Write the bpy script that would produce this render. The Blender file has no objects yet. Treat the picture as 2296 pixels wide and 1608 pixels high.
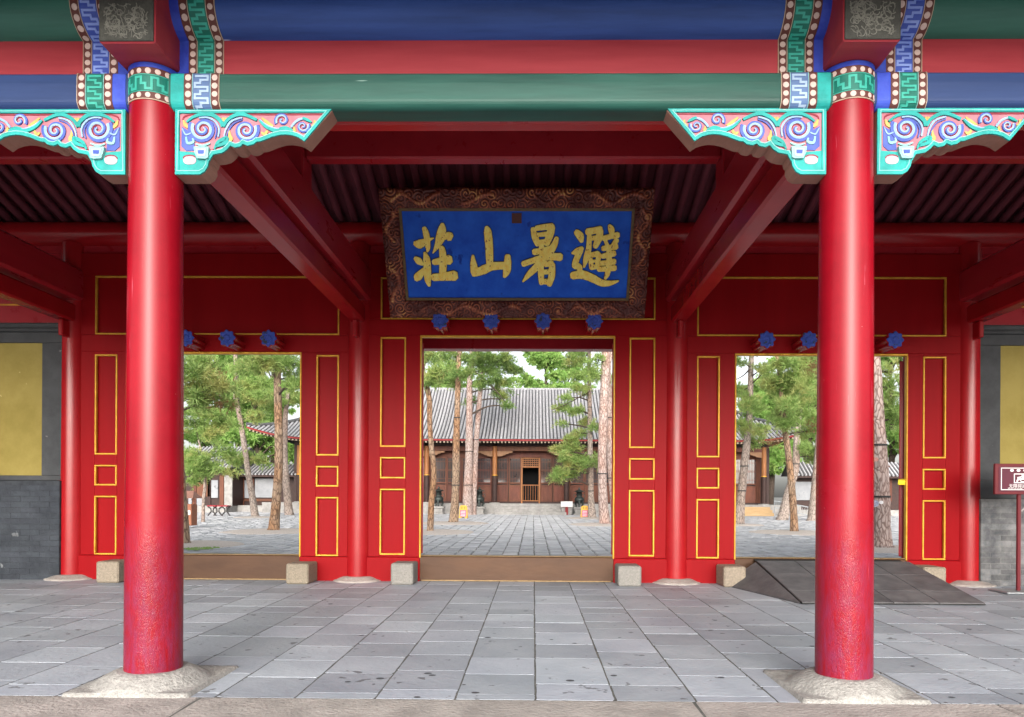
import bpy, math, random
import numpy as np
from mathutils import Vector, Matrix, noise

random.seed(7)
rng = np.random.default_rng(7)
S = bpy.context.scene
COL = S.collection
R = math.radians

# ------------------------------------------------------------------ camera
CAM = (0.2017, -4.0213, 1.0047)
YAW, ROLL, FP, PX, PY = 0.0124, 0.0054, 1600.0, 1175.3789, 1119.8019      # for a frame 2295 x 1608
cam = bpy.data.cameras.new("camera")
cam.sensor_width = 36.0
cam.lens = 36.0 * FP / 2295.0
cam.shift_x = -(PX - 1147.5) / 2295.0
cam.shift_y = (PY - 804.0) / 2295.0
cam.clip_end = 500.0
cob = bpy.data.objects.new("camera", cam)
COL.objects.link(cob)
cob.matrix_world = (Matrix.Translation(CAM) @ Matrix.Rotation(YAW, 4, 'Z') @ Matrix.Rotation(R(90), 4, 'X')
                    @ Matrix.Rotation(ROLL, 4, 'Z'))
S.camera = cob

# ------------------------------------------------------------------ sky, sun, exposure
SUN_ELEV = R(18)
w = bpy.data.worlds.new("World")
S.world = w
w.use_nodes = True
nt = w.node_tree
sky = nt.nodes.new("ShaderNodeTexSky")
sky.sky_type = 'NISHITA'
sky.sun_disc = False
sky.sun_elevation = SUN_ELEV
sky.sun_rotation = R(180)
sky.air_density = 1.0
sky.dust_density = 4.0
sky.ozone_density = 1.0
hsv = nt.nodes.new("ShaderNodeHueSaturation")
hsv.inputs['Saturation'].default_value = 0.30
nt.links.new(sky.outputs[0], hsv.inputs['Color'])
nt.links.new(hsv.outputs[0], nt.nodes['Background'].inputs[0])
nt.nodes['Background'].inputs[1].default_value = 0.15
sun = bpy.data.lights.new("sun", 'SUN')
sun.energy = 0.6
sun.angle = R(70)
sun.color = (1.0, 0.97, 0.93)
sob = bpy.data.objects.new("sun", sun)
COL.objects.link(sob)
sob.location = (0, -20, 15)
sob.rotation_euler = (R(90) - SUN_ELEV, 0, 0)
S.view_settings.view_transform = 'Standard'
S.view_settings.look = 'None'
S.view_settings.gamma = 1.0
S.view_settings.exposure = 1.35
S.cycles.max_bounces = 8
S.cycles.diffuse_bounces = 5
S.cycles.use_denoising = True

# ------------------------------------------------------------------ photograph to place
_c, _s, _cr, _sr = math.cos(YAW), math.sin(YAW), math.cos(ROLL), math.sin(ROLL)
def ray(px, py):
    du, dv = px - PX, py - PY
    u, v = _cr * du + _sr * dv, -_sr * du + _cr * dv
    r = u / FP
    return (_c * r - _s, _s * r + _c, -v / FP)
def at(px, py, Y):
    d = ray(px, py); t = (Y - CAM[1]) / d[1]
    return Vector([CAM[i] + d[i] * t for i in range(3)])
def on_plane(px, py, z0, m):
    d = ray(px, py); t = (z0 + m * CAM[1] - CAM[2]) / (d[2] - m * d[1])
    return Vector([CAM[i] + d[i] * t for i in range(3)])
CZ0, CM = -0.15, 0.0112                      # courtyard plane
def court_z(y): return CZ0 + CM * y
def court(px, py): return on_plane(px, py, CZ0, CM)
FZ0, FM = -0.0474, 0.01                      # gate floor plane (falls gently to the front)
def floor_z(y): return FZ0 + FM * y

# ------------------------------------------------------------------ materials
MATS = {}
def mat(name, c1, c2=None, scale=3.0, rough=0.5, bump=0.0, bscale=None, coat=0.0, metal=0.0, rand=0.0, island=False,
        stretch=(1, 1, 1), detail=6.0, spec=0.28, lo=0.35, hi=0.65, rvar=0.12, fleck=None, fscale=60.0, famt=0.08):
    if name in MATS: return MATS[name]
    m = bpy.data.materials.new(name); m.use_nodes = True
    n, l = m.node_tree.nodes, m.node_tree.links
    b = n['Principled BSDF']
    tc = n.new("ShaderNodeTexCoord"); mp = n.new("ShaderNodeMapping"); mp.inputs['Scale'].default_value = stretch
    geo = n.new("ShaderNodeNewGeometry")
    l.new(geo.outputs['Position'], mp.inputs[0])
    no = n.new("ShaderNodeTexNoise"); no.inputs['Scale'].default_value = scale; no.inputs['Detail'].default_value = detail
    no.inputs['Roughness'].default_value = 0.65
    l.new(mp.outputs[0], no.inputs['Vector'])
    rp = n.new("ShaderNodeValToRGB")
    rp.color_ramp.elements[0].position, rp.color_ramp.elements[1].position = lo, hi
    c2 = c2 or tuple(min(1, x * 1.25) for x in c1)
    rp.color_ramp.elements[0].color = (*c1, 1); rp.color_ramp.elements[1].color = (*c2, 1)
    l.new(no.outputs['Fac'], rp.inputs[0])
    colr = rp.outputs[0]
    if fleck:
        n2 = n.new("ShaderNodeTexNoise"); n2.inputs['Scale'].default_value = fscale; n2.inputs['Detail'].default_value = 3
        l.new(mp.outputs[0], n2.inputs['Vector'])
        r2 = n.new("ShaderNodeValToRGB"); r2.color_ramp.elements[0].position = 0.5 + 0.5 * (0.35 - famt); r2.color_ramp.elements[1].position = 0.5 + 0.5 * (0.42 - famt)
        l.new(n2.outputs['Fac'], r2.inputs[0])
        mx = n.new("ShaderNodeMixRGB"); mx.inputs[2].default_value = (*fleck, 1)
        l.new(r2.outputs[0], mx.inputs[0]); l.new(colr, mx.inputs[1]); colr = mx.outputs[0]
    if rand:
        src = None
        if island: src = geo.outputs['Random Per Island']
        else:
            oi = n.new("ShaderNodeObjectInfo"); src = oi.outputs['Random']
        mr = n.new("ShaderNodeMapRange"); mr.inputs[3].default_value = 1 - rand; mr.inputs[4].default_value = 1 + rand
        l.new(src, mr.inputs[0])
        hs = n.new("ShaderNodeHueSaturation"); l.new(mr.outputs[0], hs.inputs['Value'])
        mh = n.new("ShaderNodeMapRange"); mh.inputs[3].default_value = 0.5 - rand * 0.06; mh.inputs[4].default_value = 0.5 + rand * 0.06
        wn = n.new("ShaderNodeTexWhiteNoise"); wn.noise_dimensions = '1D'; l.new(src, wn.inputs['W'])
        l.new(wn.outputs['Value'], mh.inputs[0]); l.new(mh.outputs[0], hs.inputs['Hue'])
        l.new(colr, hs.inputs['Color']); colr = hs.outputs[0]
    l.new(colr, b.inputs['Base Color'])
    rr = n.new("ShaderNodeMapRange"); rr.inputs[3].default_value = max(0.03, rough - rvar); rr.inputs[4].default_value = min(1, rough + rvar)
    l.new(no.outputs['Fac'], rr.inputs[0]); l.new(rr.outputs[0], b.inputs['Roughness'])
    b.inputs['Metallic'].default_value = metal
    b.inputs['Coat Weight'].default_value = coat
    b.inputs['Coat Roughness'].default_value = 0.18
    b.inputs['Specular IOR Level'].default_value = spec
    if bump:
        nb = n.new("ShaderNodeTexNoise"); nb.inputs['Scale'].default_value = bscale or scale * 6; nb.inputs['Detail'].default_value = 8
        l.new(mp.outputs[0], nb.inputs['Vector'])
        bp = n.new("ShaderNodeBump"); bp.inputs['Strength'].default_value = bump; bp.inputs['Distance'].default_value = 0.02
        l.new(nb.outputs['Fac'], bp.inputs['Height']); l.new(bp.outputs[0], b.inputs['Normal'])
    MATS[name] = m
    return m

RED = mat('red_lacquer', (0.29, 0.007, 0.011), (0.35, 0.011, 0.015), 2.2, rough=0.26, rvar=0.03, bump=0.02, bscale=14, spec=0.4)
REDW = mat('red_wall_paint', (0.215, 0.004, 0.007), (0.285, 0.007, 0.010), 3.2, rough=0.38, rvar=0.05, bump=0.05, bscale=16, spec=0.06, stretch=(1, 1, .14), lo=0.2, hi=0.8, detail=10)
REDB = mat('red_beam_paint', (0.30, 0.012, 0.021), (0.40, 0.020, 0.030), 5, rough=0.30, lo=0.25, hi=0.75, detail=10, bump=0.06, bscale=12, stretch=(1, .25, 1), coat=0.15)
REDF = mat('faded_red_paint', (0.24, 0.016, 0.026), (0.36, 0.040, 0.052), 11, rough=0.55, lo=0.25, hi=0.75, detail=10, bump=0.06, bscale=15, stretch=(.09, 1, 1), fleck=(0.5, 0.32, 0.3), fscale=26, famt=-0.11)
DARKRED = mat('rafter_paint', (0.125, 0.028, 0.042), (0.165, 0.036, 0.052), 4.0, rough=0.6, bump=0.1)
GOLD = mat('gold_leaf', (0.50, 0.24, 0.018), (0.76, 0.43, 0.06), 9, rough=0.40, metal=0.25, lo=0.25, hi=0.7, bump=0.15, bscale=60)
BLUE = mat('blue_beam_paint', (0.012, 0.038, 0.16), (0.038, 0.090, 0.33), 11, rough=0.50, lo=0.25, hi=0.75, detail=10, bump=0.08, bscale=20, stretch=(.09, 1, 1), fleck=(0.35, 0.38, 0.5), fscale=24, famt=-0.11)
GREEN = mat('green_beam_paint', (0.006, 0.042, 0.034), (0.020, 0.100, 0.078), 11, rough=0.46, lo=0.25, hi=0.75, detail=10, bump=0.10, bscale=20, stretch=(.09, 1, 1), fleck=(0.28, 0.42, 0.38), fscale=24, famt=-0.10)
GREENP = mat('green_purlin_paint', (0.018, 0.085, 0.066), (0.036, 0.135, 0.105), 11, rough=0.45, lo=0.25, hi=0.75, detail=10, bump=0.08, stretch=(.09, 1, 1))
BLUED = mat('dark_blue_beam_paint', (0.008, 0.025, 0.090), (0.020, 0.046, 0.145), 11, rough=0.5, lo=0.25, hi=0.75, detail=10, bump=0.08, bscale=20, stretch=(.09, 1, 1), fleck=(0.3, 0.33, 0.42), fscale=24, famt=-0.11)
CYAN = mat('turquoise_paint', (0.006, 0.22, 0.205), (0.014, 0.32, 0.30), 9, rough=0.55, bump=0.1)
CYANL = mat('pale_turquoise_paint', (0.17, 0.40, 0.39), (0.25, 0.48, 0.47), 9, rough=0.55)
GREENF = mat('fret_green', (0.006, 0.11, 0.085), (0.010, 0.15, 0.115), 8, rough=0.5)
GREENL = mat('fret_line_green', (0.025, 0.30, 0.235), (0.05, 0.36, 0.29), 8, rough=0.5)
BLUEF = mat('fret_blue', (0.03, 0.06, 0.30), (0.05, 0.09, 0.40), 8, rough=0.5)
BLUEL = mat('fret_line_blue', (0.15, 0.23, 0.62), (0.24, 0.33, 0.68), 8, rough=0.5)
GREYBF = mat('fret_grey_blue', (0.07, 0.12, 0.25), (0.09, 0.16, 0.32), 8, rough=0.5)
GREYBL = mat('fret_line_grey_blue', (0.26, 0.36, 0.50), (0.32, 0.42, 0.56), 8, rough=0.5)
ULTRA = mat('ultramarine_paint', (0.02, 0.04, 0.36), (0.04, 0.08, 0.46), 9, rough=0.5, bump=0.08)
BROWN = mat('band_brown', (0.085, 0.028, 0.024), (0.11, 0.036, 0.03), 9, rough=0.6)
DOT = mat('dot_white', (0.48, 0.36, 0.33), (0.56, 0.44, 0.40), 30, rough=0.6)
LINEW = mat('edge_cream', (0.38, 0.30, 0.22), (0.46, 0.37, 0.28), 30, rough=0.6)
TIMBER = mat('bracket_timber', (0.23, 0.115, 0.085), (0.29, 0.15, 0.115), 7, rough=0.7, bump=0.15, bscale=40)
PINK = mat('bracket_pink', (0.34, 0.115, 0.15), (0.42, 0.165, 0.20), 12, rough=0.6)
PINKL = mat('bracket_pale_pink', (0.42, 0.30, 0.35), (0.48, 0.36, 0.41), 12, rough=0.6)
SCBLUE = mat('scroll_blue', (0.040, 0.07, 0.30), (0.07, 0.11, 0.38), 12, rough=0.55)
SCLIGHT = mat('scroll_light_blue', (0.18, 0.31, 0.52), (0.25, 0.38, 0.58), 12, rough=0.55)
SCWHITE = mat('scroll_pale', (0.34, 0.40, 0.50), (0.42, 0.47, 0.56), 12, rough=0.6)
SCRED = mat('scroll_dark_red', (0.17, 0.008, 0.022), (0.21, 0.012, 0.03), 12, rough=0.5)
SCGOLD = mat('scroll_ochre', (0.42, 0.27, 0.07), (0.52, 0.36, 0.12), 12, rough=0.6)
PLQBLUE = mat('plaque_blue', (0.008, 0.068, 0.50), (0.020, 0.125, 0.66), 3.5, rough=0.45, bump=0.05, spec=0.12, fleck=(0.008, 0.045, 0.36), fscale=6, famt=0.02)
CHGOLD = mat('character_gold', (0.95, 0.64, 0.09), (1.0, 0.85, 0.22), 26, rough=0.42, metal=0.0, bump=0.25, bscale=90, fleck=(0.36, 0.13, 0.05), fscale=48, famt=0.07, stretch=(1, 1, .35))
CHDARK = mat('character_outline', (0.02, 0.02, 0.05), (0.03, 0.03, 0.07), 20, rough=0.7)
TRIM = mat('plaque_inner_trim', (0.10, 0.065, 0.03), (0.17, 0.11, 0.05), 20, rough=0.55)
HEADGREY = mat('beam_head_grey', (0.028, 0.029, 0.026), (0.05, 0.051, 0.045), 18, rough=0.75, bump=0.2)
HEADLINE = mat('beam_head_line', (0.09, 0.09, 0.08), (0.16, 0.16, 0.14), 40, rough=0.75)
PEGBLUE = mat('peg_blue', (0.03, 0.06, 0.32), (0.05, 0.09, 0.42), 30, rough=0.6, bump=0.3, bscale=120, fleck=(0.04, 0.05, 0.07), fscale=22, famt=0.1)
SLAB = mat('grey_brick_slab', (0.265, 0.297, 0.345), (0.425, 0.457, 0.50), 1.7, rough=0.60, bump=0.22, bscale=28, rand=0.17, detail=12, lo=0.25, hi=0.75, fleck=(0.16, 0.17, 0.185), fscale=11, famt=0.01)
GROUT = mat('slab_joint', (0.085, 0.085, 0.08), (0.16, 0.16, 0.145), 12, rough=0.95)
GUM = mat('gum_spot', (0.055, 0.058, 0.065), (0.10, 0.105, 0.115), 20, rough=0.8)
GRANITE = mat('worn_granite', (0.27, 0.262, 0.245), (0.40, 0.388, 0.365), 22, rough=0.7, bump=0.55, bscale=55, rand=0.06, fleck=(0.22, 0.21, 0.19), fscale=75, famt=0.06)
KERB = mat('pinkish_granite', (0.31, 0.285, 0.265), (0.46, 0.42, 0.39), 5, rough=0.75, bump=0.5, bscale=45, rand=0.10, fleck=(0.24, 0.21, 0.18), fscale=60, famt=0.06)
BLOCK = mat('tan_granite', (0.20, 0.168, 0.130), (0.31, 0.265, 0.205), 40, rough=0.8, bump=0.5, bscale=70, rand=0.08, fleck=(0.17, 0.14, 0.10), fscale=90, famt=0.07)
BLOCKG = mat('grey_granite', (0.19, 0.182, 0.168), (0.28, 0.27, 0.25), 40, rough=0.8, bump=0.5, bscale=70, fleck=(0.14, 0.13, 0.12), fscale=90, famt=0.07)
PLATE = mat('worn_bronze_plate', (0.055, 0.026, 0.014), (0.085, 0.042, 0.022), 2.2, rough=0.45, metal=0.2, bump=0.08, bscale=20, stretch=(.5, 1, 1.4))
PLATEE = mat('plate_edge', (0.20, 0.13, 0.065), (0.30, 0.21, 0.11), 20, rough=0.5, metal=0.3)
RUBBER = mat('dark_rubber', (0.075, 0.072, 0.078), (0.13, 0.125, 0.13), 5, rough=0.7, bump=0.2, bscale=60, rand=0.1)
RUBBERE = mat('rubber_edge', (0.015, 0.015, 0.015), (0.03, 0.03, 0.03), 5, rough=0.7)
DGREY = mat('dark_grey_plaster', (0.045, 0.048, 0.052), (0.075, 0.079, 0.084), 2.5, rough=0.8, bump=0.25, bscale=18, fleck=(0.24, 0.24, 0.23), fscale=7, famt=-0.06)
OCHRE = mat('ochre_plaster', (0.23, 0.180, 0.042), (0.32, 0.255, 0.075), 1.6, rough=0.8, bump=0.12, bscale=22, fleck=(0.48, 0.40, 0.18), fscale=14, famt=-0.09)
BRICK = mat('grey_brick', (0.080, 0.084, 0.092), (0.19, 0.19, 0.194), 6, rough=0.9, bump=0.5, bscale=40, rand=0.26, detail=12, fleck=(0.52, 0.52, 0.51), fscale=5, famt=-0.02)
BRICKD = mat('sooty_brick', (0.020, 0.025, 0.032), (0.062, 0.070, 0.084), 4, rough=0.9, bump=0.5, bscale=30, rand=0.10, detail=12, lo=0.25, hi=0.75, fleck=(0.16, 0.17, 0.18), fscale=5, famt=-0.03)
MORT = mat('grey_mortar', (0.095, 0.097, 0.10), (0.20, 0.20, 0.198), 6, rough=0.95)
MORTD = mat('sooty_mortar', (0.022, 0.026, 0.032), (0.055, 0.061, 0.071), 9, rough=0.95)
SIGNRED = mat('maroon_metal', (0.12, 0.012, 0.018), (0.14, 0.016, 0.022), 5, rough=0.4)
SIGNP = mat('maroon_print', (0.09, 0.014, 0.03), (0.10, 0.016, 0.033), 5, rough=0.4)
WHITE = mat('white_paint', (0.72, 0.70, 0.70), (0.80, 0.78, 0.78), 8, rough=0.6)
STEEL = mat('grey_steel', (0.30, 0.32, 0.34), (0.38, 0.40, 0.42), 8, rough=0.4, metal=0.4)
STEELD = mat('dark_steel', (0.03, 0.028, 0.028), (0.05, 0.045, 0.045), 8, rough=0.5)
ROOFD = mat('roof_pan_tile', (0.075, 0.075, 0.08), (0.13, 0.13, 0.135), 6, rough=0.85, bump=0.4)
ROOFT = mat('roof_barrel_tile', (0.32, 0.317, 0.33), (0.50, 0.49, 0.51), 9, rough=0.8, bump=0.3, bscale=25, rand=0.10)
HWOOD = mat('hall_wood', (0.095, 0.030, 0.017), (0.15, 0.050, 0.028), 5, rough=0.55, bump=0.12, stretch=(1, 1, .3), rand=0.15)
HWOODO = mat('hall_column_wood', (0.26, 0.10, 0.035), (0.36, 0.15, 0.055), 5, rough=0.5, bump=0.12, stretch=(1, 1, .25))
HWOODB = mat('hall_bracket_wood', (0.24, 0.13, 0.07), (0.32, 0.18, 0.11), 5, rough=0.7)
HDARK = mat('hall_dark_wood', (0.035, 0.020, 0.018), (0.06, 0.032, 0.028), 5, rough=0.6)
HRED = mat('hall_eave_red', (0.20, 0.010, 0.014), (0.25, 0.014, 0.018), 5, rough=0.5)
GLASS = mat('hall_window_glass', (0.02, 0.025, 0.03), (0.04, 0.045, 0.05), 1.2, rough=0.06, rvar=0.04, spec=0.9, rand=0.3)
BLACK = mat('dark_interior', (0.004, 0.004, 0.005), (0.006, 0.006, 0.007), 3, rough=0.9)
BRONZE = mat('burner_bronze', (0.035, 0.042, 0.04), (0.075, 0.09, 0.085), 10, rough=0.38, metal=0.6, bump=0.3)
STONE = mat('courtyard_stone', (0.34, 0.345, 0.365), (0.47, 0.475, 0.495), 3.0, rough=0.85, bump=0.35, bscale=22, rand=0.14, island=True)
STONEB = mat('step_stone', (0.25, 0.24, 0.23), (0.38, 0.365, 0.35), 4, rough=0.85, bump=0.4, bscale=22, rand=0.10)
SAND = mat('courtyard_joint', (0.15, 0.15, 0.14), (0.24, 0.235, 0.21), 6, rough=0.95)
GRAVEL = mat('pale_gravel', (0.46, 0.40, 0.36), (0.62, 0.55, 0.50), 30, rough=0.95, bump=1.0, bscale=45, fleck=(0.24, 0.19, 0.15), fscale=30, famt=0.08)
PLAZA = mat('plaza_stone', (0.48, 0.47, 0.455), (0.56, 0.55, 0.535), 2, rough=0.8, bump=0.2)
TAN = mat('tan_timber', (0.42, 0.28, 0.14), (0.52, 0.36, 0.20), 6, rough=0.7, stretch=(.2, 1, 1))
ORANGE = mat('orange_board', (0.72, 0.36, 0.04), (0.78, 0.42, 0.06), 8, rough=0.6)
PINKP = mat('notice_print', (0.55, 0.10, 0.17), (0.62, 0.14, 0.22), 30, rough=0.6)
WHITEW = mat('white_wall', (0.24, 0.25, 0.27), (0.34, 0.35, 0.37), 1.5, rough=0.9, fleck=(0.17, 0.175, 0.185), fscale=2.5, famt=0.04)
BUSHB = mat('bin_wood', (0.26, 0.10, 0.06), (0.34, 0.14, 0.08), 8, rough=0.7)
TAPE = mat('yellow_tape', (0.80, 0.62, 0.02), (0.85, 0.70, 0.05), 12, rough=0.5)
TAGBLUE = mat('enamel_tag', (0.16, 0.18, 0.30), (0.45, 0.47, 0.55), 40, rough=0.5)
TAGRED = mat('faded_red_lettering', (0.42, 0.16, 0.13), (0.50, 0.30, 0.26), 40, rough=0.8)
MOSS = mat('moss', (0.16, 0.26, 0.07), (0.26, 0.38, 0.12), 12, rough=0.95)

def bark(name, c1, c2, c3):
    m = bpy.data.materials.new(name); m.use_nodes = True
    n, l = m.node_tree.nodes, m.node_tree.links; b = n['Principled BSDF']
    geo = n.new("ShaderNodeNewGeometry"); mp = n.new("ShaderNodeMapping"); mp.inputs['Scale'].default_value = (1, 1, .38)
    l.new(geo.outputs['Position'], mp.inputs[0])
    nz = n.new("ShaderNodeTexNoise"); nz.inputs['Scale'].default_value = 7
    l.new(mp.outputs[0], nz.inputs['Vector'])
    ad = n.new("ShaderNodeMixRGB"); ad.blend_type = 'ADD'; ad.inputs[0].default_value = 0.16
    l.new(mp.outputs[0], ad.inputs[1]); l.new(nz.outputs['Color'], ad.inputs[2])
    vo = n.new("ShaderNodeTexVoronoi"); vo.feature = 'DISTANCE_TO_EDGE'; vo.inputs['Scale'].default_value = 13
    l.new(ad.outputs[0], vo.inputs['Vector'])
    rp = n.new("ShaderNodeValToRGB"); e = rp.color_ramp.elements
    e[0].position, e[1].position = 0.0, 0.16
    e[0].color, e[1].color = (*c1, 1), (*c2, 1)
    l.new(vo.outputs['Distance'], rp.inputs[0])
    n2 = n.new("ShaderNodeTexNoise"); n2.inputs['Scale'].default_value = 0.9; n2.inputs['Detail'].default_value = 4
    l.new(geo.outputs['Position'], n2.inputs['Vector'])
    r2 = n.new("ShaderNodeValToRGB"); r2.color_ramp.elements[0].position, r2.color_ramp.elements[1].position = 0.45, 0.62
    l.new(n2.outputs['Fac'], r2.inputs[0])
    mx = n.new("ShaderNodeMixRGB"); mx.blend_type = 'MULTIPLY'; mx.inputs[2].default_value = (*c3, 1)
    l.new(r2.outputs[0], mx.inputs[0]); l.new(rp.outputs[0], mx.inputs[1]); l.new(mx.outputs[0], b.inputs['Base Color'])
    b.inputs['Roughness'].default_value = 0.9
    bp = n.new("ShaderNodeBump"); bp.inputs['Strength'].default_value = 0.9; bp.inputs['Distance'].default_value = 0.04
    l.new(rp.outputs[0], bp.inputs['Height']); l.new(bp.outputs[0], b.inputs['Normal'])
    return m
BARKO = bark('orange_pine_bark', (0.10, 0.06, 0.04), (0.37, 0.26, 0.18), (1.0, 0.80, 0.62))
BARKG = bark('grey_pine_bark', (0.14, 0.11, 0.092), (0.38, 0.31, 0.27), (0.9, 0.82, 0.78))
BARKP = bark('pinkish_pine_bark', (0.19, 0.125, 0.105), (0.48, 0.375, 0.34), (1.0, 0.86, 0.80))
BRANCH = mat('branch_bark', (0.06, 0.042, 0.034), (0.10, 0.075, 0.06), 9, rough=0.95, bump=0.4)

def leafmat(name, a, b_, c):
    m = bpy.data.materials.new(name); m.use_nodes = True
    n, l = m.node_tree.nodes, m.node_tree.links; b = n['Principled BSDF']
    geo = n.new("ShaderNodeNewGeometry")
    rp = n.new("ShaderNodeValToRGB"); e = rp.color_ramp.elements
    e[0].color, e[1].color = (*a, 1), (*b_, 1)
    l.new(geo.outputs['Random Per Island'], rp.inputs[0])
    nz = n.new("ShaderNodeTexNoise"); nz.inputs['Scale'].default_value = 1.3; nz.inputs['Detail'].default_value = 3
    l.new(geo.outputs['Position'], nz.inputs['Vector'])
    r2 = n.new("ShaderNodeValToRGB"); r2.color_ramp.elements[0].position, r2.color_ramp.elements[1].position = 0.5, 0.68
    l.new(nz.outputs['Fac'], r2.inputs[0])
    mx = n.new("ShaderNodeMixRGB"); mx.inputs[2].default_value = (*c, 1)
    l.new(r2.outputs[0], mx.inputs[0]); l.new(rp.outputs[0], mx.inputs[1])
    l.new(mx.outputs[0], b.inputs['Base Color']); b.inputs['Roughness'].default_value = 0.6
    tr = n.new("ShaderNodeBsdfTranslucent"); l.new(mx.outputs[0], tr.inputs[0])
    ms = n.new("ShaderNodeMixShader"); ms.inputs[0].default_value = 0.42
    l.new(b.outputs[0], ms.inputs[1]); l.new(tr.outputs[0], ms.inputs[2])
    l.new(ms.outputs[0], n['Material Output'].inputs[0])
    return m
NEEDLE = leafmat('pine_needles', (0.18, 0.31, 0.07), (0.42, 0.56, 0.18), (0.52, 0.52, 0.19))
NEEDLED = leafmat('dark_pine_needles', (0.12, 0.23, 0.055), (0.32, 0.46, 0.14), (0.40, 0.45, 0.14))
LEAF = leafmat('bright_tree_leaves', (0.20, 0.38, 0.08), (0.38, 0.58, 0.17), (0.42, 0.56, 0.18))
DRY = leafmat('dry_needles', (0.20, 0.11, 0.05), (0.32, 0.18, 0.08), (0.28, 0.17, 0.08))

# crackled, worn lacquer for the front columns, sky reflection painted purple low down
def column_mat():
    m = bpy.data.materials.new('column_lacquer'); m.use_nodes = True
    n, l = m.node_tree.nodes, m.node_tree.links; b = n['Principled BSDF']
    geo = n.new("ShaderNodeNewGeometry")
    sx = n.new("ShaderNodeSeparateXYZ"); l.new(geo.outputs['Position'], sx.inputs[0])
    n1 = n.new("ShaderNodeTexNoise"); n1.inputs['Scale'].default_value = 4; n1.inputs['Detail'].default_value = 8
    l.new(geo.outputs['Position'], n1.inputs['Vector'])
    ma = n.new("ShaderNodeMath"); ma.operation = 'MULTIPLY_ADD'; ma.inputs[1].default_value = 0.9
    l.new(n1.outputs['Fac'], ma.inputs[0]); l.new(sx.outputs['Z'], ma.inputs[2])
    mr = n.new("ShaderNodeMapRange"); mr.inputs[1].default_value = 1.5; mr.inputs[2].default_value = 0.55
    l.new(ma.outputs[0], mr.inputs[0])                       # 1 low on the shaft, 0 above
    base = n.new("ShaderNodeMixRGB"); base.inputs[1].default_value = (0.255, 0.004, 0.012, 1); base.inputs[2].default_value = (0.21, 0.020, 0.058, 1)  # second colour is a purple standing in for sky reflected low on the shaft
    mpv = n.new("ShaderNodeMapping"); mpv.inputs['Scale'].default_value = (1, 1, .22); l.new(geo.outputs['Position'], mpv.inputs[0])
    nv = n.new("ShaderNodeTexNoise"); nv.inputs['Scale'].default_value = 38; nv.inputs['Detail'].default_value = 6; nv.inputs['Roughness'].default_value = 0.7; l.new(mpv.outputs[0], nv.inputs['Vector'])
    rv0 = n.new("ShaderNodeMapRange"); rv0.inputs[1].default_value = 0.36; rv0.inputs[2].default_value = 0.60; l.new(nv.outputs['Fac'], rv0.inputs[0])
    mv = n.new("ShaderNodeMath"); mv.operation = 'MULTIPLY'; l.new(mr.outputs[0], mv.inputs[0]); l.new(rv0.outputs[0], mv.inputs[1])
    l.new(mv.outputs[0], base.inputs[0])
    # scratches
    mp = n.new("ShaderNodeMapping"); mp.inputs['Scale'].default_value = (14, 14, 1.2); l.new(geo.outputs['Position'], mp.inputs[0])
    n2 = n.new("ShaderNodeTexNoise"); n2.inputs['Scale'].default_value = 3.0; n2.inputs['Detail'].default_value = 5; l.new(mp.outputs[0], n2.inputs['Vector'])
    r2 = n.new("ShaderNodeValToRGB"); r2.color_ramp.elements[0].position, r2.color_ramp.elements[1].position = 0.68, 0.76
    l.new(n2.outputs['Fac'], r2.inputs[0])
    m2 = n.new("ShaderNodeMixRGB"); m2.inputs[2].default_value = (0.38, 0.05, 0.075, 1)
    l.new(r2.outputs[0], m2.inputs[0]); l.new(base.outputs[0], m2.inputs[1])
    n6 = n.new("ShaderNodeTexNoise"); n6.inputs['Scale'].default_value = 2.2; n6.inputs['Detail'].default_value = 9; n6.inputs['Roughness'].default_value = 0.7
    l.new(geo.outputs['Position'], n6.inputs['Vector'])
    r6 = n.new("ShaderNodeMapRange"); r6.inputs[1].default_value = 0.3; r6.inputs[2].default_value = 0.7; r6.inputs[3].default_value = 0.78; r6.inputs[4].default_value = 1.12; l.new(n6.outputs['Fac'], r6.inputs[0])
    h6 = n.new("ShaderNodeHueSaturation"); l.new(r6.outputs[0], h6.inputs['Value']); l.new(m2.outputs[0], h6.inputs['Color'])
    n7 = n.new("ShaderNodeTexNoise"); n7.inputs['Scale'].default_value = 55; n7.inputs['Detail'].default_value = 2; l.new(geo.outputs['Position'], n7.inputs['Vector'])
    r7 = n.new("ShaderNodeValToRGB"); r7.color_ramp.elements[0].position, r7.color_ramp.elements[1].position = 0.80, 0.81; l.new(n7.outputs['Fac'], r7.inputs[0])
    m7 = n.new("ShaderNodeMixRGB"); m7.inputs[2].default_value = (0.5, 0.22, 0.24, 1); l.new(r7.outputs[0], m7.inputs[0]); l.new(h6.outputs[0], m7.inputs[1])
    l.new(m7.outputs[0], b.inputs['Base Color'])
    # crackle relief
    mp3 = n.new("ShaderNodeMapping"); mp3.inputs['Scale'].default_value = (1, 1, .45); l.new(geo.outputs['Position'], mp3.inputs[0])
    ad = n.new("ShaderNodeMixRGB"); ad.blend_type = 'ADD'; ad.inputs[0].default_value = 0.06
    n4 = n.new("ShaderNodeTexNoise"); n4.inputs['Scale'].default_value = 20; l.new(geo.outputs['Position'], n4.inputs['Vector'])
    l.new(mp3.outputs[0], ad.inputs[1]); l.new(n4.outputs['Color'], ad.inputs[2])
    vo = n.new("ShaderNodeTexVoronoi"); vo.feature = 'DISTANCE_TO_EDGE'; vo.inputs['Scale'].default_value = 78; l.new(ad.outputs[0], vo.inputs['Vector'])
    rv = n.new("ShaderNodeMapRange"); rv.inputs[1].default_value = 0.0; rv.inputs[2].default_value = 0.12; l.new(vo.outputs['Distance'], rv.inputs[0])
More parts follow.
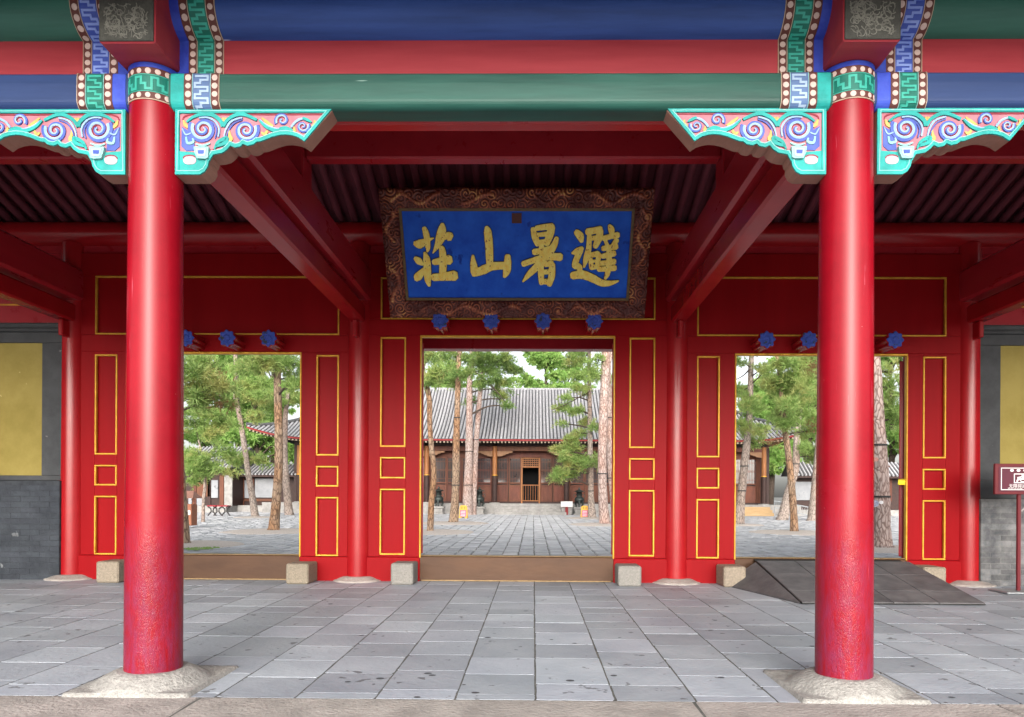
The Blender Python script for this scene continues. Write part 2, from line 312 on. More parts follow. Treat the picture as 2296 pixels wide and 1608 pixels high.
    n5 = n.new("ShaderNodeTexNoise"); n5.inputs['Scale'].default_value = 5; n5.inputs['Detail'].default_value = 6; l.new(geo.outputs['Position'], n5.inputs['Vector'])
    hm = n.new("ShaderNodeMath"); hm.operation = 'MULTIPLY'; l.new(rv.outputs[0], hm.inputs[0]); l.new(mr.outputs[0], hm.inputs[1])
    ha = n.new("ShaderNodeMath"); ha.operation = 'MULTIPLY_ADD'; ha.inputs[1].default_value = 0.35; l.new(n5.outputs['Fac'], ha.inputs[0]); l.new(hm.outputs[0], ha.inputs[2])
    bp = n.new("ShaderNodeBump"); bp.inputs['Strength'].default_value = 0.22; bp.inputs['Distance'].default_value = 0.006
    l.new(ha.outputs[0], bp.inputs['Height']); l.new(bp.outputs[0], b.inputs['Normal'])
    rr = n.new("ShaderNodeMapRange"); rr.inputs[3].default_value = 0.27; rr.inputs[4].default_value = 0.36
    l.new(mr.outputs[0], rr.inputs[0]); l.new(rr.outputs[0], b.inputs['Roughness'])
    b.inputs['Specular IOR Level'].default_value = 0.28
    return m
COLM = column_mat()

def carved_mat():
    m = bpy.data.materials.new('carved_gilt_wood'); m.use_nodes = True
    n, l = m.node_tree.nodes, m.node_tree.links; b = n['Principled BSDF']
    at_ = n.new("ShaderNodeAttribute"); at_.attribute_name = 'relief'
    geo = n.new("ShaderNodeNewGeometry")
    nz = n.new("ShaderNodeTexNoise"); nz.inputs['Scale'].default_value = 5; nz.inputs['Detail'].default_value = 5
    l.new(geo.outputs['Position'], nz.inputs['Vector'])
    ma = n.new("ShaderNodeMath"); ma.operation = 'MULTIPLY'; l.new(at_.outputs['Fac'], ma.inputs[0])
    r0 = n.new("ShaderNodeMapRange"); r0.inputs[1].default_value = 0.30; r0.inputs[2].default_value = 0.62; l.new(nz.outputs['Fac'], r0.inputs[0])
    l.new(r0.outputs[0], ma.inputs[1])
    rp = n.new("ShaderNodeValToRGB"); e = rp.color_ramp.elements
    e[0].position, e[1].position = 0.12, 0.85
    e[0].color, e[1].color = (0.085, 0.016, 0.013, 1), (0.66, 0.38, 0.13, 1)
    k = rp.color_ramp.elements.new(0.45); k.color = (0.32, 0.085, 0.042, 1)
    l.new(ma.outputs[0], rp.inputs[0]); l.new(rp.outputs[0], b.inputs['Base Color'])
    b.inputs['Roughness'].default_value = 0.45; b.inputs['Metallic'].default_value = 0.15
    return m
CARVED = carved_mat()

# ------------------------------------------------------------------ mesh helpers
class MB:
    def __init__(s): s.v, s.f, s.sm = [], [], []
    def add(s, vs, fs, smooth=False):
        o = len(s.v); s.v += [tuple(p) for p in vs]
        s.f += [tuple(i + o for i in f) for f in fs]; s.sm += [smooth] * len(fs); return s
    def box(s, x0, x1, y0, y1, z0, z1, c=0.0):
        if x0 > x1: x0, x1 = x1, x0
        if c <= 0:
            return s.add([(x0, y0, z0), (x1, y0, z0), (x1, y1, z0), (x0, y1, z0), (x0, y0, z1), (x1, y0, z1), (x1, y1, z1), (x0, y1, z1)],
                         [(3, 2, 1, 0), (4, 5, 6, 7), (0, 1, 5, 4), (1, 2, 6, 5), (2, 3, 7, 6), (3, 0, 4, 7)])
        c = min(c, (x1 - x0) * .45, (y1 - y0) * .45, (z1 - z0) * .45)
        X, Y, Z = (x0, x1), (y0, y1), (z0, z1); vs = []; idx = {}
        for i in (0, 1):
            for j in (0, 1):
                for k in (0, 1):
                    for ax in (0, 1, 2):
                        p = [X[i], Y[j], Z[k]]
                        for a, q in ((0, i), (1, j), (2, k)):
                            if a != ax: p[a] += c if q == 0 else -c
                        idx[(i, j, k, ax)] = len(vs); vs.append(p)
        fs = []
        for i in (0, 1):
            q = [idx[(i, 0, 0, 0)], idx[(i, 1, 0, 0)], idx[(i, 1, 1, 0)], idx[(i, 0, 1, 0)]]; fs.append(q if i else q[::-1])
            q = [idx[(0, i, 0, 1)], idx[(1, i, 0, 1)], idx[(1, i, 1, 1)], idx[(0, i, 1, 1)]]; fs.append(q[::-1] if i else q)
            q = [idx[(0, 0, i, 2)], idx[(1, 0, i, 2)], idx[(1, 1, i, 2)], idx[(0, 1, i, 2)]]; fs.append(q if i else q[::-1])
        for a in (0, 1):
            for b in (0, 1):
                e = [idx[(a, b, 0, 0)], idx[(a, b, 1, 0)], idx[(a, b, 1, 1)], idx[(a, b, 0, 1)]]; fs.append(e if a == b else e[::-1])
                e = [idx[(a, 0, b, 0)], idx[(a, 0, b, 2)], idx[(a, 1, b, 2)], idx[(a, 1, b, 0)]]; fs.append(e if a == b else e[::-1])
                e = [idx[(0, a, b, 1)], idx[(1, a, b, 1)], idx[(1, a, b, 2)], idx[(0, a, b, 2)]]; fs.append(e if a == b else e[::-1])
        for i in (0, 1):
            for j in (0, 1):
                for k in (0, 1):
                    t = [idx[(i, j, k, 0)], idx[(i, j, k, 1)], idx[(i, j, k, 2)]]
                    fs.append(t if (i + j + k) % 2 else t[::-1])
        return s.add(vs, fs)
    def lathe(s, cx, cy, prof, n=32, smooth=True):
        vs = []; m = len(prof)
        for k in range(n):
            a = 2 * math.pi * k / n
            for r, z in prof: vs.append((cx + r * math.cos(a), cy + r * math.sin(a), z))
        fs = []
        for k in range(n):
            k2 = (k + 1) % n
            for i in range(m - 1): fs.append((k * m + i, k2 * m + i, k2 * m + i + 1, k * m + i + 1))
        s.add(vs, fs, smooth)
        s.add([(cx + prof[-1][0] * math.cos(2 * math.pi * k / n), cy + prof[-1][0] * math.sin(2 * math.pi * k / n), prof[-1][1]) for k in range(n)], [tuple(range(n))])
        return s
    def tube(s, pts, rad, n=8, smooth=True, cap=True, wob=0.0):
        pts = [Vector(p) for p in pts]; m = len(pts)
        if not hasattr(rad, '__len__'): rad = [rad] * m
        vs = []; up = Vector((0.13, 0.97, 0.2))
        for i, p in enumerate(pts):
            t = (pts[min(i + 1, m - 1)] - pts[max(i - 1, 0)]).normalized()
            a = t.cross(up)
            if a.length < .05: a = t.cross(Vector((1, 0, 0)))
            a.normalize(); b = t.cross(a)
            for k in range(n):
                th = 2 * math.pi * k / n
                r = rad[i] * (1 + wob * (random.random() - .5))
                vs.append(p + a * (math.cos(th) * r) + b * (math.sin(th) * r))
        fs = [(i * n + k, (i + 1) * n + k, (i + 1) * n + (k + 1) % n, i * n + (k + 1) % n) for i in range(m - 1) for k in range(n)]
        s.add(vs, fs, smooth)
        if cap: s.add(vs[:n], [tuple(range(n))]); s.add(vs[-n:], [tuple(reversed(range(n)))])
        return s
    def prism(s, poly, mapf, h0, h1, back=True):
        n = len(poly)
        a = [mapf(u, v, h0) for u, v in poly]; b = [mapf(u, v, h1) for u, v in poly]
        fs = [tuple(range(n, 2 * n))] + ([tuple(reversed(range(n)))] if back else [])
        fs += [(i, (i + 1) % n, n + (i + 1) % n, n + i) for i in range(n)]
        return s.add(a + b, fs)
    def stroke(s, pts, wid, mapf, h0, h1, closed=False, cap=False, sub=0.0):
        pts = [tuple(p) for p in pts]
        if not hasattr(wid, '__len__'): wid = [wid] * len(pts)
        wid = list(wid)
        if sub > 0:
            P, W_ = [], []
            m = len(pts)
            for i in range(m if closed else m - 1):
                p, q = pts[i], pts[(i + 1) % m]; L = math.hypot(q[0] - p[0], q[1] - p[1]); k = max(1, int(L / sub))
                for j in range(k):
                    t = j / k; P.append((p[0] + (q[0] - p[0]) * t, p[1] + (q[1] - p[1]) * t)); W_.append(wid[i] + (wid[(i + 1) % m] - wid[i]) * t)
            if not closed: P.append(pts[-1]); W_.append(wid[-1])
            pts, wid = P, W_
        if cap and not closed:
            def ext(p, q, w_):
                d = math.hypot(p[0] - q[0], p[1] - q[1]) or 1
                return (p[0] + (p[0] - q[0]) / d * w_ * .30, p[1] + (p[1] - q[1]) / d * w_ * .30)
            pts = [ext(pts[0], pts[1], wid[0])] + pts + [ext(pts[-1], pts[-2], wid[-1])]
            wid = [wid[0] * .55] + wid + [wid[-1] * .55]
        m = len(pts); L, Rr = [], []
        for i in range(m):
            p = pts[i]
            a = pts[i - 1] if (i > 0 or closed) else None
            b = pts[(i + 1) % m] if (i < m - 1 or closed) else None
            def tan(u, v):
                d = math.hypot(v[0] - u[0], v[1] - u[1]) or 1; return ((v[0] - u[0]) / d, (v[1] - u[1]) / d)
            t0 = tan(a, p) if a else tan(p, b); t1 = tan(p, b) if b else t0
            nx, ny = -(t0[1] + t1[1]), t0[0] + t1[0]; d = math.hypot(nx, ny)
            if d < 1e-6: nx, ny, d = -t0[1], t0[0], 1
            nx /= d; ny /= d
            k = wid[i] / 2 / max(.5, nx * -t0[1] + ny * t0[0])
            L.append((p[0] + nx * k, p[1] + ny * k)); Rr.append((p[0] - nx * k, p[1] - ny * k))
        vs = []
        for i in range(m):
            vs += [mapf(*L[i], h0), mapf(*L[i], h1), mapf(*Rr[i], h1), mapf(*Rr[i], h0)]
        fs = []
        for i in range(m if closed else m - 1):
            a, b = i * 4, ((i + 1) % m) * 4
            fs += [(a, b, b + 1, a + 1), (a + 1, b + 1, b + 2, a + 2), (a + 2, b + 2, b + 3, a + 3)]
        if not closed: fs += [(0, 1, 2, 3), (4 * m - 1, 4 * m - 2, 4 * m - 3, 4 * m - 4)]
        return s.add(vs, fs)
    def mesh(s, name, m, off=(0, 0, 0)):
        me = bpy.data.meshes.new(name)
        ox, oy, oz = off
        me.from_pydata([(x - ox, y - oy, z - oz) for x, y, z in s.v], [], s.f)
        if any(s.sm): me.polygons.foreach_set('use_smooth', s.sm)
        if m: me.materials.append(m)
        me.update(); return me
    def build(s, name, m, parent=None, **kw):
        off = WORLD.get(parent.name, (0, 0, 0)) if parent else (0, 0, 0)
        o = bpy.data.objects.new(name, s.mesh(name, m, off))
        COL.objects.link(o); o.parent = parent
        WORLD[o.name] = off
        tag(o, **kw); return o
WORLD = {}
def tag(o, label=None, cat=None, group=None, kind=None):
    if label: o['label'] = label
    if cat: o['category'] = cat
    if group: o['group'] = group
    if kind: o['kind'] = kind
    return o
def empty(name, loc=(0, 0, 0), **kw):
    o = bpy.data.objects.new(name, None); o.empty_display_size = .2; COL.objects.link(o); o.location = loc
    WORLD[o.name] = tuple(loc); return tag(o, **kw)
def inst(src_mesh, name, parent, loc=(0, 0, 0), rot=(0, 0, 0), scale=(1, 1, 1), world=None):
    """A further object on shared mesh data; loc in world coordinates."""
    off = WORLD.get(parent.name, (0, 0, 0)) if parent else (0, 0, 0)
    o = bpy.data.objects.new(name, src_mesh); COL.objects.link(o); o.parent = parent
    o.location = tuple(loc[i] - off[i] for i in range(3)); o.rotation_euler = rot; o.scale = scale
    WORLD[o.name] = tuple(loc); return o
def copy_tree(o, parent=None):
    c = o.copy(); COL.objects.link(c); c.parent = parent
    WORLD[c.name] = WORLD.get(o.name, (0, 0, 0))
    for ch in list(o.children): copy_tree(ch, c)
    return c

B, SB, G = 1.945, 3.547, 4.741
XO = B + SB            # 5.492 outer door column line
XE = XO + SB           # 9.04 end of the building
YW = 4.69              # front face of the door wall

# ================================================================== ground
g = MB(); zf = -0.62
g.add([(-60, -90, zf), (60, -90, zf), (60, -0.86, zf), (-60, -0.86, zf)], [(0, 1, 2, 3)])
g.build('ground', PLAZA, kind='structure')
fl = MB()
fl.add([(-9.3, -.80, floor_z(-.8) - .055), (9.3, -.80, floor_z(-.8) - .055), (9.3, 5.2, floor_z(5.2) - .0032), (-9.3, 5.2, floor_z(5.2) - .0032)], [(0, 1, 2, 3)])
fl.add([(-9.3, -.80, floor_z(-.8) - .055), (9.3, -.80, floor_z(-.8) - .055), (9.3, -.80, zf), (-9.3, -.80, zf)], [(0, 3, 2, 1)])
fl.v[2] = (9.3, 5.2, floor_z(5.2) - .0032)
fl.v[0] = (-9.3, -.8, floor_z(-.8) - .0032); fl.v[1] = (9.3, -.8, floor_z(-.8) - .0032)
fl.v[4] = fl.v[0]; fl.v[5] = fl.v[1]
floor = fl.build('floor', GROUT, kind='structure')

TW = 0.424
tile_meshes = {}
def tile_mesh(key, lx, ly):
    """a worn slab: slightly ragged edges, one of five cuts of each size"""
    k = (round(lx, 2), round(ly, 2), random.randrange(5))
    if k not in tile_meshes:
        hx, hy = lx / 2, ly / 2; P = []
        cor = [(-hx, -hy), (hx, -hy), (hx, hy), (-hx, hy)]
        for i in range(4):
            (ax, ay), (bx, by) = cor[i], cor[(i + 1) % 4]; nx_, ny_ = (ay - by), (bx - ax); d = math.hypot(nx_, ny_); nx_ /= d; ny_ /= d
            chip = random.choice([.002, .003, .004, .004, .012, .018])
            for t in (0.0, .09, .3, .5, .7, .91):
                j = random.uniform(0, .0035) + (chip * .7 if t == 0 else 0)
                P.append((ax + (bx - ax) * t + nx_ * j, ay + (by - ay) * t + ny_ * j))
        n_ = len(P); m = MB()
        m.add([(x, y, -.0008) for x, y in P] + [(x * 1.0, y * 1.0, -.03) for x, y in P], [tuple(range(n_))] + [(n_ + i, n_ + (i + 1) % n_, (i + 1) % n_, i) for i in range(n_)])
        tile_meshes[k] = m.mesh('paving_slab', SLAB)
    return tile_meshes[k]
def in_view(x, y):
    return abs(x - .2) < (y + 4.02) * .76 + .35
ntile = 0
for k in range(-19, 20):
    x0 = .219 + k * TW
    y = -.262 + random.choice([0, .10, .2, .3]) - .424
    while y < 4.95:
        ly = random.choice([.424] * 6 + [.64, .30, .424])
        a, b = max(y, -.262), min(y + ly, 5.0)
        y += ly
        if b - a < .05: continue
        cx, cy = x0 + TW / 2, (a + b) / 2
        if not in_view(cx, cy) and (k + int(y * 3)) % 1 == 0 and abs(cx) > 9.1: continue
        if not in_view(cx, cy): continue
        q = round((b - a) / .05) * .05 if (b - a) < .4 else (b - a)
        t = inst(tile_mesh(None, TW - random.choice([.005, .007, .010]), (b - a) - random.choice([.002, .003, .004])), 'paving_slab', floor, (cx, cy, floor_z(cy) + random.uniform(-.0006, .0006)),
                 (.01 + random.uniform(-.0008, .0008), random.uniform(-.0015, .0015), random.uniform(-.004, .004)))
        ntile += 1
# slabs out of the picture's reach, one sheet
so = MB()
for k in range(-21, 21):
    x0 = .219 + k * TW
    y = -.26
    while y < 4.9:
        cx, cy = x0 + TW / 2, y + TW / 2
        if not in_view(cx, cy) and abs(cx) < 9.0:
            so.box(x0 + .004, x0 + TW - .004, y + .004, y + TW - .004, floor_z(cy) - .03, floor_z(cy) - .001)
        y += TW
so.build('outer_paving', SLAB, floor, kind='stuff')

# trodden gum and tar spots on the slabs
sp = MB()
for k in range(42):
    y = -.25 + 4.6 * random.random() ** 1.6; x = .2 + random.uniform(-1, 1) * (y + 4.02) * .62; r = random.uniform(.008, .020)
    if abs(abs(x) - B) < .4 and y < .5: continue
    sp.add([(x + r * 1.3 * math.cos(t) * random.uniform(.8, 1.15), y + r * math.sin(t), floor_z(y) + .0022) for t in [2 * math.pi * i / 9 for i in range(9)]], [tuple(range(9))])
sp.build('gum_spots', GUM, floor, kind='stuff')

# granite edge of the platform
edge = empty('platform_edge', (0, -.55, floor_z(-.55)), kind='structure')
xs = [-9.2, -7.1, -4.9, -2.62, -1.55, 1.05, 2.62, 4.6, 6.9, 9.2]
for a, b in zip(xs, xs[1:]):
    e = MB().box(a + .004, b - .004, -.86, -.268, zf, floor_z(-.27) + .0015 + random.uniform(-.001, .002), .010)
    e.build('edge_stone', KERB, edge)

# ================================================================== gate hall
gate = empty('gate_hall', (0, G, 0), label='red lacquered palace gate hall with three open doorways and painted eave beams', cat='gate')

# ---- columns of the front row
def surf_cyl(cx, cy, r):
    def f(a, z, h):          # a = arc length measured round the shaft from the front (-Y), to the right
        th = a / r
        return (cx + (r + h) * math.sin(th), cy - (r + h) * math.cos(th), z)
    return f
FRET = [(-.40, 0), (.40, 0), (.40, .36), (-.06, .36), (-.06, .64), (-.40, .64)]
def fret_path(n, w_, L):
    p = []
    for k in range(n): p += [(u * w_, (v + k) * L) for u, v in FRET]
    return p
disc_mesh = None
def dot_mesh():
    global disc_mesh
    if disc_mesh is None:
        n = 10; m = MB()
        top = [(math.cos(2 * math.pi * k / n) * .0150, math.sin(2 * math.pi * k / n) * .0150, .002) for k in range(n)]
        low = [(x * 1.15, y * 1.15, 0) for x, y, z in top]
        m.add(top + low, [tuple(range(n))] + [(n + k, n + (k + 1) % n, (k + 1) % n, k) for k in range(n)])
        disc_mesh = m.mesh('painted_dot', DOT)
    return disc_mesh
def put_dot(parent, p, nrm, s=1.0):
    o = inst(dot_mesh(), 'painted_dot', parent, p)
    o.rotation_mode = 'QUATERNION'
    o.rotation_quaternion = Vector(nrm).to_track_quat('Z', 'Y'); sc = s * random.uniform(.9, 1.05)
    o.scale = (sc, sc * random.uniform(.92, 1.08), 1)

def front_column(x, detail=True):
    z0 = .035
    prof = [(.151, z0), (.1505, .5), (.149, 1.1), (.1455, 1.9), (.141, 2.7), (.1372, 3.39)]
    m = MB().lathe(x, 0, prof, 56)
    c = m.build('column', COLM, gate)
    bz = floor_z(0) + .004
    pb = MB()
    # square plinth slab with a worn dome, as one height field
    n = 36; half = .345; vs = []
    for j in range(n + 1):
        for i in range(n + 1):
            u, v = -half + 2 * half * i / n, -.305 + 2 * half * j / n
            r = math.hypot(u, v)
            q = min(1, max(0, (r - .190) / .115)); hgt = .010 + .070 * (1 - q) ** .85
            hgt += .005 * noise.noise((u * 7 + x * 7, v * 7, 0)) + .002 * noise.noise((u * 45, v * 45, 3))
            ed = min(half - abs(u), .305 + v, 2 * half - .305 - v)
            hgt *= min(1, max(0, ed / .015 + .05))
            vs.append((x + u, v, bz + max(0.0, hgt) + (0.004 if ed > .004 else -.03)))
    pb.add(vs, [(j * (n + 1) + i, j * (n + 1) + i + 1, (j + 1) * (n + 1) + i + 1, (j + 1) * (n + 1) + i) for j in range(n) for i in range(n)], True)
    pb.build('column_base', GRANITE, c)
    if not detail: return c
    r = .1378; f = surf_cyl(x, 0, r); arc = 2 * math.pi * r
    def ring(za, zb, h, mt, nm):
        m_ = MB().lathe(x, 0, [(r + .0005, za), (r + h, za), (r + h, zb), (r + .0005, zb)], 56, smooth=False)
        return m_.build(nm, mt, c)
    ring(3.190, 3.230, .004, BROWN, 'lower_dot_band'); ring(3.230, 3.322, .0035, GREENF, 'fret_band'); ring(3.322, 3.362, .004, BROWN, 'upper_dot_band')
    ring(3.362, 3.388, .006, ULTRA, 'blue_rim'); ring(3.186, 3.190, .006, LINEW, 'cream_line'); ring(3.228, 3.2315, .0055, GREENL, 'green_line'); ring(3.3205, 3.324, .0055, GREENL, 'green_line')
    nd = 18
    for k in range(nd):
        th = 2 * math.pi * (k + .5) / nd - math.pi
        if abs(th) > 1.9: continue
        for zz in (3.210, 3.342):
            put_dot(c, (x + (r + .0042) * math.sin(th), -(r + .0042) * math.cos(th), zz), (math.sin(th), -math.cos(th), 0), .92)
    L = .085; nn = 7
    path = [(s_ - nn * L / 2, 3.276 + u) for u, s_ in fret_path(nn, .078, L)]
    MB().stroke(path, .0125, f, .003, .0062, sub=.02).build('fret_line', GREENL, c)
    return c
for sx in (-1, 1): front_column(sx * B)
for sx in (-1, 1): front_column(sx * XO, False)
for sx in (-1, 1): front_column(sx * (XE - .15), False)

# ---- beam heads over the front columns
def swirl_lines(m, f, w_, h_, h0, h1, n, seed):
    rnd = random.Random(seed)
    for k in range(n):
        u, v = rnd.uniform(-w_, w_), rnd.uniform(-h_, h_)
        a = rnd.uniform(0, 6.28); pts = [(u, v)]; da = rnd.choice([-1, 1]) * rnd.uniform(.5, 1.0); st = .011
        for j in range(rnd.randint(5, 9)):
            a += da; da *= rnd.uniform(.75, 1.15)
            if rnd.random() < .2: da = -da
            u += math.cos(a) * st; v += math.sin(a) * st
            if abs(u) > w_ + .004 or abs(v) > h_ + .004: break
            pts.append((u, v))
        if len(pts) > 2: m.stroke(pts, .0042, f, h0, h1 + .0002 * (k % 7))
for sx in (-1, 1):
    for X, det in ((B, True), (XO, False)):
        x = sx * X
        h = MB().box(x - .148, x + .148, -.30, .02, 3.392, 3.80, .008).build('beam_head', REDF, gate)
        MB().box(x - .144, x + .144, -.308, -.2985, 3.397, 3.795, .003).build('end_panel', HEADGREY, h, label='dark grey carved end face of the beam head')
        if det:
            f = (lambda xx: (lambda u, v, hh: (xx + u, -.308 - hh, 3.50 + v)))(x)
            m = MB(); swirl_lines(m, f, .115, .09, 0, .002, 85, int(50 + x * 3)); m.build('carved_lines', HEADLINE, h)

# ---- eave purlin, board and beam of each front bay
ZB0, ZB1, ZP = 3.163, 3.358, 3.725
def beam_profile(kind):
    """outline (y, z) of the visible face, walked downwards"""
    if kind == 'purlin':
        return [(-.160 * math.cos(t), ZP + .160 * math.sin(t)) for t in [R(60) - R(148) * k / 14 for k in range(15)]]
    if kind == 'board': return [(-.035, 3.5715), (-.035, 3.46), (-.035, ZB1 + .001)]
    p = [(-.078, ZB1), (-.088, ZB1 - .01), (-.090, 3.30), (-.090, 3.225)]
    p += [(-.090 + .045 * (1 - math.cos(t)), 3.210 - .046 * math.sin(t)) for t in [R(90) * k / 6 for k in range(7)]]
    p += [(.055, 3.163)]
    return p
class Prof:
    def __init__(s, pts):
        s.p = pts; s.c = [0]
        for a, b in zip(pts, pts[1:]): s.c.append(s.c[-1] + math.hypot(b[0] - a[0], b[1] - a[1]))
        s.L = s.c[-1]
    def __call__(s, d):
        d = max(0, min(s.L, d))
        for i in range(len(s.p) - 1):
            if d <= s.c[i + 1] + 1e-9:
                t = (d - s.c[i]) / max(1e-9, s.c[i + 1] - s.c[i]); a, b = s.p[i], s.p[i + 1]
                ty, tz = b[0] - a[0], b[1] - a[1]; q = math.hypot(ty, tz)
                return a[0] + ty * t, a[1] + tz * t, tz / q, -ty / q      # point, outward normal
    def map(s, x, d, h):
        y, z, ny, nz = s(d); return (x, y + ny * h, z + nz * h)
def sweep(m, prof, x0, x1, h=0.0, close=None):
    P = [prof.map(0, c_, h) for c_ in prof.c]
    if close: P = P + [(0, a, b) for a, b in close]
    n = len(P)
    vs = [(x0, p[1], p[2]) for p in P] + [(x1, p[1], p[2]) for p in P]
    fs = [(i, i + 1, n + i + 1, n + i) for i in range(n - 1)]
    if close: fs += [(n - 1, 0, n, 2 * n - 1), tuple(reversed(range(n))), tuple(range(n, 2 * n))]
    m.add(vs, fs); return m
def band_set(parent, kind, xc, s, fret_mats, strip_mat):
    """bands beside a column at xc; s = direction into the bay"""
    pr = Prof(beam_profile(kind))
    def strip(a, b, h, mt, nm):
        x0, x1 = sorted((xc + s * a, xc + s * b))
        m = MB(); P = [prof_p for prof_p in pr.c]
        n = len(P)
        vs = []
        for x in (x0, x1):
            for hh in (0.0005, h): vs += [pr.map(x, d, hh) for d in P]
        fs = []
        for i in range(n - 1):
            fs += [(n + i, n + i + 1, 3 * n + i + 1, 3 * n + i), (i, i + 1, n + i + 1, n + i), (2 * n + i, 3 * n + i, 3 * n + i + 1, 2 * n + i + 1)]
        m.add(vs, fs); return m.build(nm, mt, parent)
    strip(.126, .199, .003, strip_mat, 'edge_band')
    strip(.2005, .2465, .004, BROWN, 'dot_band'); strip(.2475, .3475, .003, fret_mats[0], 'fret_band'); strip(.3485, .3945, .004, BROWN, 'dot_band')
    for a in (.2460, .3465): strip(a, a + .003, .0055, LINEW if kind != 'beam' else CYANL, 'cream_line')
    strip(.3945, .3975, .0055, LINEW, 'cream_line')
    vis0 = .02 if kind != 'purlin' else .10
    d = vis0 + .012
    while d < pr.L - (.10 if kind == 'beam' else .01):
        for a in (.2235, .3715):
            y, z, ny, nz = pr(d); put_dot(parent, (xc + s * a, y + ny * .0042, z + nz * .0042), (0, ny, nz), 1.0)
        d += .046 if kind != 'purlin' else .050
    L = .062; nn = int((pr.L - vis0) / L)
    path = [(xc + s * (.2975 + u), vis0 + .004 + v) for u, v in fret_path(nn, .088, L)]
    MB().stroke(path, .0115, pr.map, .002, .0058, sub=.012).build('fret_line', fret_mats[1], parent)
bays = [(-XO, -B, 'side'), (-B, B, 'mid'), (B, XO, 'side')]
for x0, x1, kind in bays:
    mid = kind == 'mid'
    pm, bm = (BLUE, GREEN) if mid else (GREENP, BLUED)
    word = 'middle bay' if mid else 'side bay'
    pr = Prof(beam_profile('purlin'))
    pu = MB(); pu.tube([(x0 + .001, 0, ZP), ((x0 + x1) / 2, 0, ZP), (x1 - .001, 0, ZP)], .160, 40); pu = pu.build('eave_purlin', pm, gate, label='round %s eave purlin over the %s' % ('blue' if mid else 'green', word))
    bd = MB().box(x0 + .002, x1 - .002, -.035, .035, ZB1 + .001, 3.600).build('purlin_board', REDF, gate)
    prb = Prof(beam_profile('beam'))
    bmesh_ = sweep(MB(), prb, x0 + .10, x1 - .10, 0, close=[(.055, ZB1)])
    be = bmesh_.build('eave_beam', bm, gate, label='%s painted eave beam over the %s' % ('green' if mid else 'blue', word))
    for xc, s in ((x0, 1), (x1, -1)):
        if abs(xc) > B + .1: continue
        if mid:
            band_set(pu, 'purlin', xc, s, (GREENF, GREENL), ULTRA); band_set(bd, 'board', xc, s, (GREENF, GREENL), ULTRA)
            band_set(be, 'beam', xc, s, (GREYBF, GREYBL), CYAN)
        else:
            band_set(pu, 'purlin', xc, s, (BLUEF, BLUEL), ULTRA); band_set(bd, 'board', xc, s, (BLUEF, BLUEL), ULTRA)
            band_set(be, 'beam', xc, s, (GREENF, GREENL), ULTRA)
    MB().box(x0 + .13, x1 - .13, .0555, .15, 3.20, 3.356, .006).build('beam_backing', REDB, gate)
    MB().box(x0 + .13, x1 - .13, .18, .272, 3.216, 3.40, .010).build('inner_tie_beam', RED, gate)

